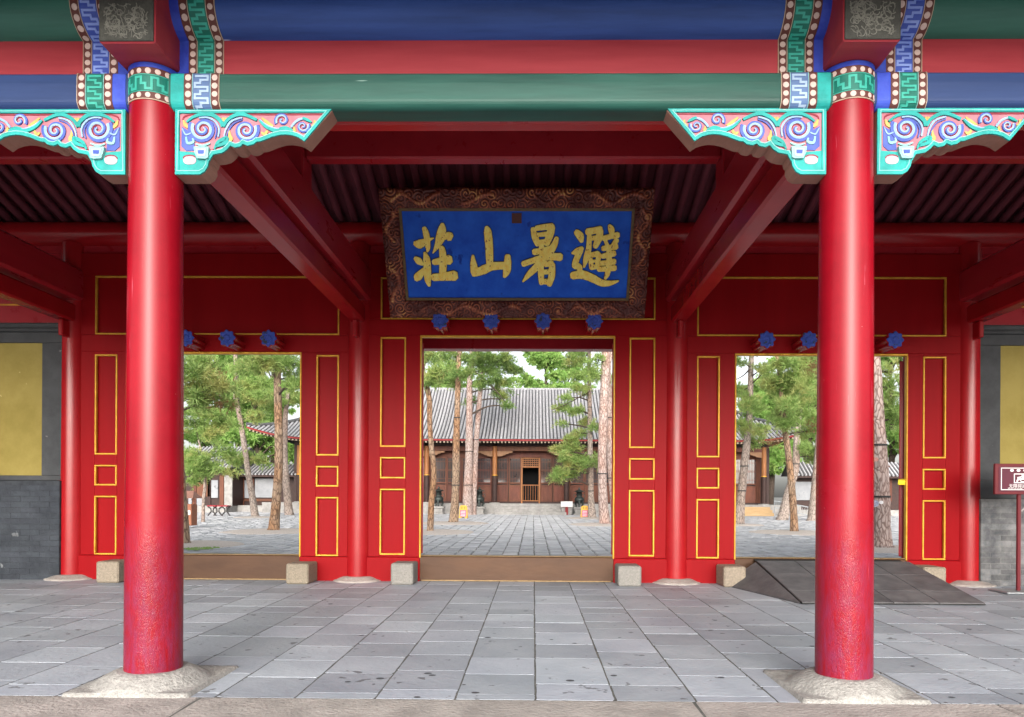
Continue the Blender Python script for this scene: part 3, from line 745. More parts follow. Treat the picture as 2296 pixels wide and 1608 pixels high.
# ---- carved brackets under the beam
def K(x, y): return ((x - 105) * .0004500, (y - 125) * .0004357)
OUT = [(105, 125), (2060, 125), (1710, 540), (1640, 490), (1560, 462), (1480, 450), (1400, 455), (1300, 482), (1230, 512), (1165, 538), (1105, 545),
       (1075, 575), (1030, 592), (985, 592), (940, 568), (915, 600), (870, 618), (825, 615), (780, 588), (745, 640), (690, 685), (620, 705),
       (545, 712), (530, 770), (512, 785), (512, 860), (480, 920), (420, 960), (105, 960)]
def make_bracket():
    root = MB()
    f = lambda a, b, h: (a, -.056 - h, -b)
    body = root.prism([K(*p) for p in OUT], f, -.112, 0)
    o = bpy.data.objects.new('bracket', body.mesh('bracket', TIMBER)); COL.objects.link(o); o.parent = gate; WORLD[o.name] = (0, 0, 0)
    sub = []
    def part(nm, mb, mt):
        q = bpy.data.objects.new(nm, mb.mesh(nm, mt)); COL.objects.link(q); q.parent = o; WORLD[q.name] = (0, 0, 0); return q
    k = .0004357
    ins = [(150, 170), (1960, 170), (1705, 478), (1640, 440), (1560, 415), (1480, 403), (1400, 408), (1300, 435), (1220, 470), (1110, 498), (1040, 545), (940, 522), (880, 570),
           (790, 540), (720, 610), (560, 665), (500, 740), (470, 850), (400, 915), (150, 915)]
    part('ground_panel', MB().prism([K(*p) for p in ins], f, .0005, .003, back=False), PINK)
    # turquoise rim following the outline
    rim_path = [(130, 150), (2000, 150), (1706, 503), (1635, 458), (1560, 434), (1480, 424), (1400, 430), (1300, 456), (1225, 488), (1155, 514), (1108, 516), (1065, 552), (1005, 566),
                (942, 540), (905, 578), (850, 590), (785, 560), (735, 620), (680, 660), (560, 684), (500, 790), (488, 850), (455, 905), (405, 935), (130, 935)]
    part('rim', MB().stroke([K(*p) for p in rim_path], 52 * k, f, .001, .012, closed=True), CYAN)
    part('rim_line', MB().stroke([K(x + (14 if x < 1000 else -16), y) if y < 200 else K(x, y - 20) for x, y in rim_path], 9 * k, f, .003, .0138, closed=True), CYANL)
    # blue field in the corner, foot block and pale oval
    part('corner_field', MB().prism([K(*p) for p in [(180, 345), (300, 420), (340, 560), (345, 650), (240, 655), (180, 600)]], f, .0032, .007, back=False), SCBLUE)
    part('foot_field', MB().prism([K(*p) for p in [(150, 660), (545, 690), (500, 840), (450, 915), (150, 925)]], f, .0033, .0085, back=False), CYAN)
    ov = [(285 + 92 * math.cos(t) * (1 - .12 * math.cos(2 * t)), 775 + 58 * math.sin(t)) for t in [2 * math.pi * i / 20 for i in range(20)]]
    part('oval_field', MB().prism([K(*p) for p in ov], f, .008, .0105, back=False), PINKL)
    part('oval_shadow_line', MB().stroke([K(*p) for p in ov[11:19]], 14 * k, f, .009, .0122), SCRED)
    cup = [(350, 622), (537, 622), (527, 760), (490, 774), (392, 768), (362, 700)]
    part('cup_block', MB().prism([K(*p) for p in cup], f, .004, .026), CYANL)
    part('cup_face', MB().prism([K(*p) for p in [(378, 648), (508, 648), (500, 742), (470, 750), (405, 745), (384, 690)]], f, .0262, .0285, back=False), GREYBL)
    part('cup_eye', MB().prism([K(*p) for p in [(405, 672), (482, 672), (478, 715), (412, 715)]], f, .0287, .031, back=False), BLUEF)
    # scrolls
    CM_ = dict(b=(SCBLUE, 'blue_scroll'), l=(SCLIGHT, 'light_blue_scroll'), w=(SCWHITE, 'white_scroll'), r=(SCRED, 'red_scroll'), g=(SCGOLD, 'ochre_leaf'), c=(CYAN, 'turquoise_scroll'), cl=(CYANL, 'pale_scroll'))
    class One:
        def __init__(s2, n_): s2.n = n_
        def stroke(s2, *a_): part(CM_[s2.n][1], MB().stroke(*a_), CM_[s2.n][0])
    col = {n_: One(n_) for n_ in CM_}
    def spiral(cx, cy, Rr, turns, a0, dr=1):
        n = 40
        def path(off):
            P = []
            for i in range(n + 1):
                t = i / n; r = Rr * (1 - .86 * t) - off * (1 - .6 * t); a = a0 + dr * t * turns * 2 * math.pi
                P.append(K(cx + max(2, r) * math.cos(a), cy + max(2, r) * math.sin(a)))
            return P
        wv = lambda q: [q * Rr * k * (1 - .55 * i / n) for i in range(n + 1)]
        col['b'].stroke(path(-.06 * Rr), wv(.27), f, .003, .0105); col['l'].stroke(path(.14 * Rr), wv(.20), f, .003, .0125)
        col['w'].stroke(path(.25 * Rr), wv(.05), f, .003, .0112); col['r'].stroke(path(.315 * Rr), wv(.15), f, .003, .006)
    spiral(450, 380, 165, 1.75, R(-150), -1); spiral(985, 395, 150, 1.75, R(-25), 1); spiral(1435, 268, 92, 1.3, R(150), 1); spiral(1690, 345, 82, 1.4, R(-20), 1)
    def arc(n_, pts, wd, hh=.0115):
        # smooth the guide points
        P = []
        for i in range(len(pts) - 1):
            p0, p1, p2, p3 = pts[max(0, i - 1)], pts[i], pts[i + 1], pts[min(len(pts) - 1, i + 2)]
            for j in range(6):
                t = j / 6
                P.append(tuple(.5 * (2 * p1[q] + (p2[q] - p0[q]) * t + (2 * p0[q] - 5 * p1[q] + 4 * p2[q] - p3[q]) * t * t + (3 * p1[q] - p0[q] - 3 * p2[q] + p3[q]) * t ** 3) for q in (0, 1)))
        P.append(pts[-1]); n2 = len(P)
        wl = wd if hasattr(wd, '__len__') else (wd * .5, wd, wd * .6)
        W_ = [k * ((wl[0] + (wl[1] - wl[0]) * min(1, 2 * i / n2)) if i < n2 / 2 else (wl[1] + (wl[2] - wl[1]) * (2 * i / n2 - 1))) for i in range(n2)]
        col[n_].stroke([K(*p) for p in P], W_, f, .003, hh)
    arc('c', [(245, 290), (330, 225), (440, 190), (570, 200), (670, 280), (695, 350)], (25, 52, 46), .0122)
    arc('l', [(400, 240), (500, 235), (590, 275), (650, 370), (640, 480)], (18, 22, 18), .0131); arc('b', [(420, 262), (500, 262), (580, 310), (620, 390), (600, 500)], (10, 18, 14), .0108)
    arc('c', [(700, 350), (760, 260), (880, 195), (990, 205), (1120, 265)], (40, 46, 34), .0126); arc('l', [(715, 480), (740, 380), (810, 280), (940, 235)], 26, .0133); arc('b', [(745, 470), (775, 385), (840, 305), (940, 262)], 18, .0109)
    arc('c', [(590, 640), (640, 545), (740, 500), (720, 560), (610, 600)], (20, 60, 30), .0120); arc('r', [(560, 655), (650, 590), (750, 562)], 30, .007)
    arc('c', [(1150, 265), (1230, 350), (1340, 400), (1430, 405), (1520, 385)], (26, 44, 60), .0127); arc('l', [(1160, 262), (1250, 335), (1350, 372), (1400, 375)], 16, .0134)
    arc('c', [(1330, 430), (1390, 390), (1470, 372), (1540, 395), (1560, 420)], (30, 56, 30), .0122)
    arc('l', [(1545, 360), (1600, 290), (1680, 250), (1760, 262)], (24, 28, 14), .0124); arc('c', [(1690, 240), (1740, 262), (1800, 295)], (28, 40, 10), .0136)
    arc('cl', [(240, 480), (260, 560), (330, 545), (320, 500)], (20, 34, 14), .0118); arc('l', [(190, 370), (235, 450), (300, 430)], 20, .0112); arc('cl', [(360, 570), (450, 592), (540, 560)], 26, .0116)
    arc('r', [(190, 260), (215, 215), (300, 188)], 24, .0058); arc('r', [(300, 186), (700, 187), (1400, 190), (1950, 190)], (18, 18, 14), .0056)
    for pts in ([(205, 265), (225, 320), (262, 360)], [(690, 232), (715, 262), (740, 236)], [(775, 395), (782, 460), (800, 510), (770, 545)], [(1180, 235), (1240, 290), (1320, 345)],
                [(1175, 420), (1215, 445), (1250, 400)], [(1835, 265), (1840, 320), (1800, 345)], [(1580, 350), (1585, 400), (1565, 415)]):
        arc('g', pts, (16, 46, 22), .0098)
    return o
br0 = make_bracket()
spots = [(-B + .140, 1), (B - .140, -1), (-B - .140, -1), (B + .140, 1)]
for i, (x, s) in enumerate(spots):
    o = br0 if i == 0 else copy_tree(br0, gate)
    o.location = (x, -G, 3.170); o.scale = (s, 1, 1)

# ---- cross beams, front to back
for x in (-XO, -B, B, XO):
    MB().box(x - .092, x + .092, .10, G - .10, 3.148, 3.362, .022).build('cross_tie_beam', RED, gate)
    MB().box(x - .145, x + .145, .021, G + .02, 3.4135, 3.800, .030).build('cross_beam', REDB, gate)
    MB().box(x - .10, x + .10, 2.24, 2.50, 3.801, 4.94, .01).build('king_post', REDB, gate)
    MB().box(x - .030, x + .030, G - .26, G - .12, 2.95, 3.147, .012).build('corbel', RED, gate)
# ---- ridge and back purlins, per bay
for x0, x1 in ((-XE, -XO), (-XO, -B), (-B, B), (B, XO), (XO, XE)):
    a, b = x0 + .10, x1 - .10
    MB().box(a, b, 2.30, 2.43, 4.028, 4.30, .015).build('ridge_tie_beam', REDB, gate)
    MB().box(a, b, 2.34, 2.40, 4.301, 4.80).build('ridge_board', REDB, gate)
    MB().tube([(x0, 2.37, 4.95), (x1, 2.37, 4.95)], .15, 20).build('ridge_purlin', REDB, gate)
    MB().tube([(x0, G, 4.25), (x1, G, 4.25)], .150, 24).build('back_purlin', RED, gate)
    MB().box(a, b, 4.72, 4.76, 3.90, 4.18).build('purlin_board', REDB, gate)
# ---- rafters (shared meshes) and roof
def zr_back(y): return 4.42 + .33 * (G - y)
def zr_front(y): return 3.905 + .52 * y
def raft(y0, z0, y1, z1, nm): return MB().tube([(0, y0, z0), (0, y1, z1)], .046, 8).mesh(nm, DARKRED)
rb = raft(2.30, zr_back(2.30) + .03, 6.45, zr_back(6.45) + .03, 'rafter')
rf = raft(-.95, 3.60, 0, 3.935, 'rafter'); rf2 = raft(0, 3.935, 2.42, zr_front(2.42) + .03, 'rafter')
k = 0
x = -7.0
while x < 7.05:
    inst(rb, 'rafter', gate, (x, 0, 0))
    if abs(x) < 4: inst(rf, 'rafter', gate, (x, 0, 0)); inst(rf2, 'rafter', gate, (x, 0, 0))
    x += .172
rfm = MB()
prof = [(-1.0, 3.66), (0, 4.00), (2.40, 5.30), (6.6, zr_back(6.6) + .08), (6.6, zr_back(6.6) + .30), (2.40, 5.62), (0, 4.22), (-1.0, 3.86)]
n = len(prof)
rfm.add([(-9.6, y, z) for y, z in prof] + [(9.6, y, z) for y, z in prof], [(i, (i + 1) % n, n + (i + 1) % n, n + i) for i in range(n)] + [(0, 7, 6, 1), (1, 6, 5, 2), (2, 5, 4, 3), (8, 9, 14, 15), (9, 10, 13, 14), (10, 11, 12, 13)])
rfm.build('roof', DARKRED, gate)
# ---- end gables
for s in (-1, 1):
    MB().box(s * (XE + .02), s * (XE + .32), -.2, G + .25, -.05, 4.0, .02).build('gable_wall', BRICKD, gate)

# ---- columns of the door wall
for x in (-XO, -B, B, XO):
    c = MB().lathe(x, G, [(.143, .035), (.141, .6), (.137, 2.0), (.134, 4.12)], 40).build('wall_column', RED, gate)
    bz = floor_z(G) + .003
    MB().lathe(x, G, [(.30, bz - .02), (.30, bz + .005), (.262, bz + .016), (.215, bz + .040), (.18, bz + .052), (.10, bz + .056)], 32).build('column_base', KERB, c)

# ---- the door wall, three bays
def gold_frame(x0, x1, z0, z1, parent, wd=.019, y=YW):
    m = MB()
    m.box(x0, x1, y - .008, y + .03, z1 - wd, z1, .005).box(x0, x1, y - .008, y + .03, z0, z0 + wd, .005)
    m.box(x0, x0 + wd, y - .0075, y + .03, z0 + wd, z1 - wd, .005).box(x1 - wd, x1, y - .0075, y + .03, z0 + wd, z1 - wd, .005)
    # an inner stepped bead
    i = wd + .001
    return m.build('gold_moulding', GOLD, parent)
def jamb(xa, xb, panels, ztop, zsill, parent):
    """stiles and rails with sunk panels; xa..xb the whole jamb, panels = [(x0, x1, z0, z1)]"""
    m = MB(); x0, x1 = panels[0][0], panels[0][1]
    d = YW + .115
    m.box(xa, x0, YW, d, zsill, ztop, .004); m.box(x1, xb, YW, d, zsill, ztop, .004)
    zs = sorted(panels, key=lambda p: p[2]); prev = zsill
    for p in zs:
        if p[2] - prev > .004: m.box(x0, x1, YW + .0005, d, prev, p[2], .003)
        prev = p[3]
    m.box(x0, x1, YW + .0005, d, prev, ztop, .003)
    j = m.build('door_jamb', REDW, gate)
    for p in zs:
        MB().box(p[0] - .002, p[1] + .002, YW + .040, YW + .075, p[2] - .002, p[3] + .002).build('sunk_panel', REDW, j)
        gold_frame(p[0], p[1], p[2], p[3], j)
    return j
def plinth(xa, xb, z1):
    MB().box(xa, xb, YW - .022, YW + .14, floor_z(4.7) - .01, z1, .010).build('jamb_plinth', REDW, gate)
peg_mesh = None
def peg(x, z, i):
    global peg_mesh
    y0, y1 = 4.352, YW
    if peg_mesh is None:
        n = 48; rr = [.099 + .011 * math.cos(8 * 2 * math.pi * q / n) for q in range(n)]
        body = MB()
        ring = lambda y, s_: [(rr[q] * s_ * math.sin(2 * math.pi * q / n), y, rr[q] * s_ * math.cos(2 * math.pi * q / n)) for q in range(n)]
        vs = ring(0, .93) + ring(.018, 1.0) + ring(.045, .98) + ring(.075, .86) + ring(y1 - y0, .84)
        body.add(vs, [(a * n + q, a * n + (q + 1) % n, (a + 1) * n + (q + 1) % n, (a + 1) * n + q) for a in range(4) for q in range(n)])
        face = MB()
        fv = [(0, -.010, 0)] + ring(-.012, .30) + ring(-.004, .42) + ring(-.010, .62) + ring(-.009, .86) + ring(-.001, .935)
        face.add(fv, [(0, 1 + (q + 1) % n, 1 + q) for q in range(n)] + [(1 + a * n + q, 1 + a * n + (q + 1) % n, 1 + (a + 1) * n + (q + 1) % n, 1 + (a + 1) * n + q) for a in range(4) for q in range(n)])
        peg_mesh = (body.mesh('door_peg', RED), face.mesh('flower_face', PEGBLUE))
    o = inst(peg_mesh[0], 'door_peg', gate, (x, y0, z), (0, R(random.uniform(-6, 6)), 0))
    q = bpy.data.objects.new('flower_face', peg_mesh[1]); COL.objects.link(q); q.parent = o
def door_bay(xc, hw, dh, dw, zl, tz, pin, pout, zt, pegs, pz):
    """xc bay centre; hw half clear width between columns; dw half door width; dh door head; zl jamb top; tz transom (z0,z1); pin/pout panel x offsets; zt panel z ranges"""
    sill = .305
    for s in (-1, 1):
        a, b = sorted((xc + s * dw, xc + s * hw)); p0, p1 = sorted((xc + s * pin, xc + s * pout))
        jamb(a, b, [(p0, p1, z0, z1) for z0, z1 in zt], dh + .0262, sill - .01, gate)
        plinth(a - .010, b + .010, sill - .012)
        # gold edge of the opening
        e0, e1 = sorted((xc + s * (dw - .018), xc + s * dw))
        MB().box(e0, e1, YW - .010, YW + .05, sill - .02, dh + .022, .006).build('gold_door_edge', GOLD, gate)
    x0, x1 = xc - hw, xc + hw
    MB().box(xc - dw, xc + dw, YW - .0102, YW + .05, dh, dh + .026, .006).build('gold_door_edge', GOLD, gate)
    MB().box(x0, x1, YW + .001, YW + .13, dh + .0265, tz[0], .006).build('door_lintel', REDW, gate)
    t0, t1 = xc - pout, xc + pout
    MB().box(x0, t0, YW, YW + .11, tz[0] + .001, tz[1], .003).build('transom_post', REDW, gate)
    fr = MB().box(t1, x1, YW, YW + .11, tz[0] + .001, tz[1], .003).build('transom_post', REDW, gate)
    MB().box(t0 - .002, t1 + .002, YW + .045, YW + .08, tz[0] - .001, tz[1] + .002).build('transom_panel', REDW, fr)
    gold_frame(t0, t1, tz[0], tz[1], fr, .018)
    MB().box(x0, x1, YW - .004, YW + .12, tz[1] + .001, 4.010, .010).build('upper_rail', REDW, gate)
    # threshold clad in metal plate
    th = MB().box(xc - dw - .04, xc + dw + .04, YW + .002, YW + .125, floor_z(4.7), sill, .012).build('threshold', PLATE, gate)
    MB().box(xc - dw + .03, xc + dw - .03, YW - .012, YW + .001, floor_z(4.7) + .002, floor_z(4.7) + .018, .003).build('threshold_trim', PLATEE, th)
    MB().box(xc - dw + .005, xc + dw - .005, YW + .0, YW + .128, sill + .0005, sill + .008, .002).build('threshold_cap', PLATEE, th)
    for i, px_ in enumerate(pegs): peg(xc + px_, pz, i)
    # leaves folded back into the courtyard
    for s in (-1, 1):
        hx, hy = xc + s * (dw + .03), YW + .128
        leaf = MB(); Lw = dw - .03
        leaf.box(0, Lw, 0, .06, .0, dh - sill - .05, .008)
        q = leaf.build('door_leaf', REDB, None); q.parent = gate
        q.location = (hx, hy - G, sill + .02); q.rotation_euler = (0, 0, R(62) if s > 0 else R(118))
        if s < 0: q.scale = (1, -1, 1)
        if s > 0 and xc > 1:
            tp = MB().box(-.006, .10, -.012, .066, .90, .955, .003).build('tape_strip', TAPE, None, label='strip of yellow tape round the door edge'); tp.parent = q
            tp.rotation_euler = (0, R(-12), 0)
door_bay(0, 1.835, 2.978, 1.190, 0, (3.200, 3.715), 1.365, 1.677, [(.318, 1.127), (1.253, 1.515), (1.638, 3.012 - .03)], (-.906, -.305, .305, .906), 3.100)
for s in (-1, 1):
    door_bay(s * 3.690, 1.690, 2.768, 1.045, 0, (3.005, 3.725), 1.228, 1.505, [(.298, 1.022), (1.148, 1.402), (1.528, 2.760)],
             (-.77 , -.28, .21, .72) if s > 0 else (-.72, -.22, .27, .76), 2.888)

# back row beam and posts behind the doors
MB().box(-XE, XE, 5.90, 6.10, 3.098, 3.40, .01).build('back_eave_beam', REDB, gate)
for x in (-XO, -B, B, XO):
    MB().lathe(x, 6.0, [(.14, court_z(6.) - .05), (.135, 3.097)], 20).build('back_column', RED, gate)

# ---- grey end walls with ochre panels
for s in (-1, 1):
    x0, x1 = 5.555, XE
    xa, xb = sorted((s * x0, s * x1))
    zb = 1.20 if s < 0 else 1.04
    wl = MB().box(xa, xb, 4.66, 4.95, zb + .001, 3.02, .004).build('side_wall', DGREY, gate, label='dark grey plastered wall framing an ochre panel, %s of the doors' % ('left' if s < 0 else 'right'))
    MB().box(xa, xb, 4.60, 4.96, 3.021, 3.06, .012).box(xa, xb, 4.62, 4.955, 3.0605, 3.135, .02).build('wall_coping', DGREY, wl)
    m = MB(); pz0, pz1 = 1.265, 2.888; p0, p1 = sorted((s * 5.812, s * 8.70))
    fr = .004
    m2 = MB().box(p0, p1, 4.652, 4.668, pz0, pz1, .003).build('ochre_panel', OCHRE, wl, label='flat ochre yellow plaster panel')
    bd = MB()
    for (a, b, z0, z1) in ((xa, xb, pz1, 3.018), (xa, xb, zb + .003, pz0), (min(s * x0, s * 5.812), max(s * x0, s * 5.812), pz0, pz1)):
        bd.box(a, b, 4.628, 4.662, z0 + .0005, z1 - .0005, .006)
    bd.build('wall_border', DGREY, wl)
    MB().box(xa, xb, 4.70, 4.86, 3.1355, 4.01, .01).build('upper_board', REDB, gate)
    gold_frame(min(s * 5.70, s * 8.8), max(s * 5.70, s * 8.8), 3.36, 3.90, gate, .020, 4.70)
    # brick foot, bricks one by one where the picture shows them
    base = MB().box(xa, xb, 4.583, 4.955, floor_z(4.6) - .02, zb - .001).build('brick_foot', MORT if s > 0 else MORTD, wl)
    bm_ = BRICK if s > 0 else BRICKD
    e_ = 0 if s > 0 else .0025
    full = MB().box(-.116 - e_, .116 + e_, -.02, .03, -.030 - e_, .030 + e_, .004).mesh('brick', bm_); halfb = MB().box(-.056, .056, -.02, .03, -.030, .030, .004).mesh('brick', bm_)
    z = floor_z(4.6) + .034; row = 0
    while z + .03 < zb:
        d = x0 + .002
        first = True
        while d < 6.95:
            hb = first and row % 2
            wd = .112 if hb else .232
            cxx = s * (d + wd / 2)
            inst(halfb if hb else full, 'brick', wl, (cxx, 4.600 + random.uniform(-.002, .001), z), (random.uniform(-.02, .02), 0, random.uniform(-.012, .012)))
            d += wd + .008; first = False
        z += .0675; row += 1

# ================================================================== name plaque
pb, pt_ = Vector((0, 4.43, 3.155)), Vector((0, 3.74, 4.392))
up = (pt_ - pb); PH = up.length; up.normalize(); nor = Vector((0, -1, 0)); nor = Vector((0, -up.z, up.y)).normalized()   # faces forward and down
plq = empty('name_plaque', (0, 4.43, 3.155), label='tilted blue name plaque with gold characters in a carved dragon frame', cat='plaque')
HWP = 1.505
def pf(u, v, h):          # u from the middle, v up from the bottom edge
    p = pb + up * v + nor * h; return (u, p.y, p.z)
FW = .235
MB().prism([(-HWP + .02, .02), (HWP - .02, .02), (HWP - .02, PH - .02), (-HWP + .02, PH - .02)], pf, -.06, -.012).build('backing_board', DARKRED, plq)
bx0, bx1, by0, by1 = -HWP + FW, HWP - FW, FW, PH - FW
MB().prism([(bx0, by0), (bx1, by0), (bx1, by1), (bx0, by1)], pf, -.011, 0.0, back=False).build('blue_panel', PLQBLUE, plq)
m = MB()
t_ = .030
for a, b, c_, d in ((bx0 - t_, bx1 + t_, by1, by1 + t_), (bx0 - t_, bx1 + t_, by0 - t_, by0), (bx0 - t_, bx0, by0, by1), (bx1, bx1 + t_, by0, by1)):
    m.prism([(a, c_), (b, c_), (b, d), (a, d)], pf, -.010, .020)
m.build('inner_trim', TRIM, plq)
# carved frame: mitred height field of cloud curls and dragon bodies
def frame_relief():
    vs, fs, hv = [], [], []
    rnd = random.Random(3)
    cs = [(rnd.uniform(-HWP, HWP), rnd.uniform(0, PH), rnd.choice([-1, 1])) for _ in range(1)]
    cs = []
    step = .105
    nx, ny = int(2 * HWP / step) + 2, int(PH / step) + 2
    for i in range(nx):
        for j in range(ny):
            cs.append((-HWP + i * step + rnd.uniform(-.04, .04), j * step + rnd.uniform(-.04, .04), rnd.choice([-1, 1])))
    C = np.array([(a, b) for a, b, c_ in cs]); D = np.array([c_ for a, b, c_ in cs])
    inner = FW - t_
    def height(u, v, e):
        d2 = ((C - (u, v)) ** 2).sum(1); i = int(d2.argmin()); r = math.sqrt(d2[i]); th = math.atan2(v - C[i, 1], u - C[i, 0])
        h = .5 + .5 * math.sin(2 * math.pi * r / .034 + D[i] * th)
        h *= .72 + .5 * noise.noise((u * 9, v * 9, 1.3))
        # winding dragon body
        return h
    def dragon(s_, e):        # s_ along side, e across 0..1
        c0 = .5 + .24 * math.sin(s_ * 2 * math.pi / .42 + 1.2 * math.sin(s_ * 3.1)); d = abs(e - c0)
        on = noise.noise((s_ * 1.7, 5.0, 0)) > -.12
        return max(0, 1 - (d / .13) ** 2) if on else 0
    N = 26; q = .0085
    def side(P0, P1, ix, s_off):
        # P0->P1 outer edge; inner offset along ix
        L = (Vector(P1) - Vector(P0)).length; M = int(L / q)
        dx, dy = (P1[0] - P0[0]) / L, (P1[1] - P0[1]) / L
        o = len(vs)
        for i in range(M + 1):
            for j in range(N + 1):
                e = j / N; s0 = inner * e; s_ = s0 + (L - 2 * s0) * i / M
                u = P0[0] + dx * s_ + ix[0] * inner * e; v = P0[1] + dy * s_ + ix[1] * inner * e
                hh = height(u, v, e); dg = dragon(s_ + s_off, e)
                prof_ = .022 + .030 * (4 * e * (1 - e)) ** .6
                if j == 0: prof_ = -.03
                rel = hh * .85
                if dg > .25: rel = max(rel, .30 + .6 * dg * (.7 + .3 * math.sin(s_ * 190)))
                vs.append(pf(u, v, prof_ + .034 * rel * (0 if j in (0, N) else 1))); hv.append(rel)
        for i in range(M):
            for j in range(N):
                a = o + i * (N + 1) + j; fs.append((a, a + 1, a + N + 2, a + N + 1))
    side((-HWP, PH), (HWP, PH), (0, -1), 0); side((HWP, 0), (-HWP, 0), (0, 1), 7.3); side((-HWP, 0), (-HWP, PH), (1, 0), 3.1); side((HWP, PH), (HWP, 0), (-1, 0), 5.5)
    me = bpy.data.meshes.new('carved_frame'); me.from_pydata([(x - 0, y - 4.43, z - 3.155) for x, y, z in vs], [], fs)
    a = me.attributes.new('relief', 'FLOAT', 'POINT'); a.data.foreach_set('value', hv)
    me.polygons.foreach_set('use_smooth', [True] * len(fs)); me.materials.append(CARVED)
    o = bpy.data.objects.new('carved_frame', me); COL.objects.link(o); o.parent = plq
frame_relief()
# characters, brush strokes in picture units of the enlarged plaque
TL, TR_, BL, BR_ = (222, 262), (2067, 265), (292, 952), (2005, 958)
def homog():
    src = [TL, TR_, BR_, BL]; dst = [(bx0, by1), (bx1, by1), (bx1, by0), (bx0, by0)]
    A, b = [], []
    for (x, y), (u, v) in zip(src, dst):
        A.append([x, y, 1, 0, 0, 0, -u * x, -u * y]); b.append(u); A.append([0, 0, 0, x, y, 1, -v * x, -v * y]); b.append(v)
    h = np.linalg.solve(np.array(A, float), np.array(b, float)); return np.append(h, 1).reshape(3, 3)
Hm = homog()
def hp(x, y):
    q = Hm @ np.array([x, y, 1.0]); return (q[0] / q[2], q[1] / q[2])
SC = (bx1 - bx0) / 1780.0
CHARS = [
 [  # left-hand character
  [(405, 400, 34), (420, 440, 46), (432, 500, 46), (438, 560, 36), (434, 588, 14)],
  [(335, 522, 40), (370, 528, 66), (410, 510, 48), (450, 492, 26), (482, 480, 8)],
  [(550, 368, 30), (548, 410, 62), (538, 470, 72), (515, 535, 46), (478, 600, 8)],
  [(545, 482, 40), (590, 462, 54), (612, 470, 70)],
  [(414, 596, 22), (430, 650, 54), (438, 740, 58), (442, 810, 52), (455, 858, 22)],
  [(340, 640, 34), (368, 662, 54), (398, 690, 22)],
  [(428, 715, 24), (395, 752, 50), (362, 790, 62), (352, 808, 40)],
  [(548, 556, 44), (560, 640, 58), (558, 770, 58)],
  [(486, 672, 44), (550, 660, 58), (612, 652, 74)],
  [(486, 792, 56), (570, 786, 62), (655, 778, 80)]],
 [
  [(903, 394, 30), (912, 430, 58), (924, 540, 60), (930, 700, 56)],
  [(796, 620, 18), (800, 680, 48), (812, 750, 66)],
  [(800, 766, 46), (870, 738, 66), (950, 706, 62), (1040, 700, 58)],
  [(1072, 624, 46), (1070, 700, 62), (1062, 750, 56), (1046, 788, 26)]],
 [
  [(1272, 405, 34), (1290, 470, 54), (1308, 535, 34)],
  [(1300, 402, 38), (1370, 392, 46), (1425, 392, 58)],
  [(1428, 390, 46), (1408, 450, 62), (1382, 530, 44)],
  [(1300, 456, 30), (1400, 446, 34)], [(1308, 520, 42), (1395, 508, 42)],
  [(1280, 592, 46), (1340, 582, 46), (1420, 560, 38)],
  [(1340, 540, 42), (1346, 640, 44)],
  [(1194, 688, 44), (1260, 664, 44), (1380, 630, 50), (1490, 632, 62)],
  [(1462, 480, 34), (1440, 540, 50), (1392, 606, 62), (1310, 700, 56), (1240, 770, 44), (1192, 826, 12)],
  [(1336, 690, 44), (1336, 780, 48), (1338, 842, 34)],
  [(1344, 690, 44), (1420, 682, 50)], [(1424, 690, 48), (1420, 780, 54), (1400, 852, 40)],
  [(1340, 752, 36), (1420, 746, 38)], [(1340, 826, 40), (1405, 826, 46)]],
 [
  [(1618, 432, 44), (1648, 464, 58), (1660, 508, 32)],
  [(1582, 602, 16), (1625, 590, 56), (1664, 562, 34)],
  [(1650, 580, 46), (1618, 650, 48), (1606, 700, 50), (1640, 712, 44), (1642, 770, 38)],
  [(1584, 780, 58), (1660, 772, 66), (1740, 800, 62), (1815, 838, 52), (1880, 840, 40), (1948, 822, 12)],
  [(1706, 432, 50), (1770, 420, 48), (1812, 412, 54)],
  [(1812, 420, 44), (1798, 480, 56), (1768, 550, 40)],
  [(1722, 486, 34), (1800, 474, 36)],
  [(1722, 450, 34), (1716, 560, 42), (1696, 640, 48), (1676, 712, 16)],
  [(1724, 618, 38), (1790, 606, 44)], [(1726, 620, 34), (1736, 720, 36)], [(1796, 610, 40), (1780, 708, 38)], [(1732, 716, 38), (1788, 706, 36)], [(1728, 668, 22), (1790, 660, 22)],
  [(1884, 380, 26), (1898, 412, 48), (1902, 446, 36)],
  [(1836, 484, 42), (1890, 468, 40), (1950, 456, 46)],
  [(1850, 500, 28), (1866, 548, 30)], [(1940, 496, 40), (1906, 546, 36)],
  [(1828, 564, 40), (1880, 556, 40), (1936, 548, 46)],
  [(1822, 626, 38), (1880, 612, 42), (1918, 602, 46)],
  [(1806, 682, 36), (1870, 674, 40), (1918, 668, 46)],
  [(1790, 728, 40), (1860, 724, 42), (1920, 718, 46)],
  [(1876, 580, 42), (1874, 680, 44), (1862, 760, 40), (1842, 802, 22)]]]
names = ['leftmost gold character on the plaque', 'gold character of few strokes, second from the left', 'gold character third from the left', 'rightmost gold character on the plaque']
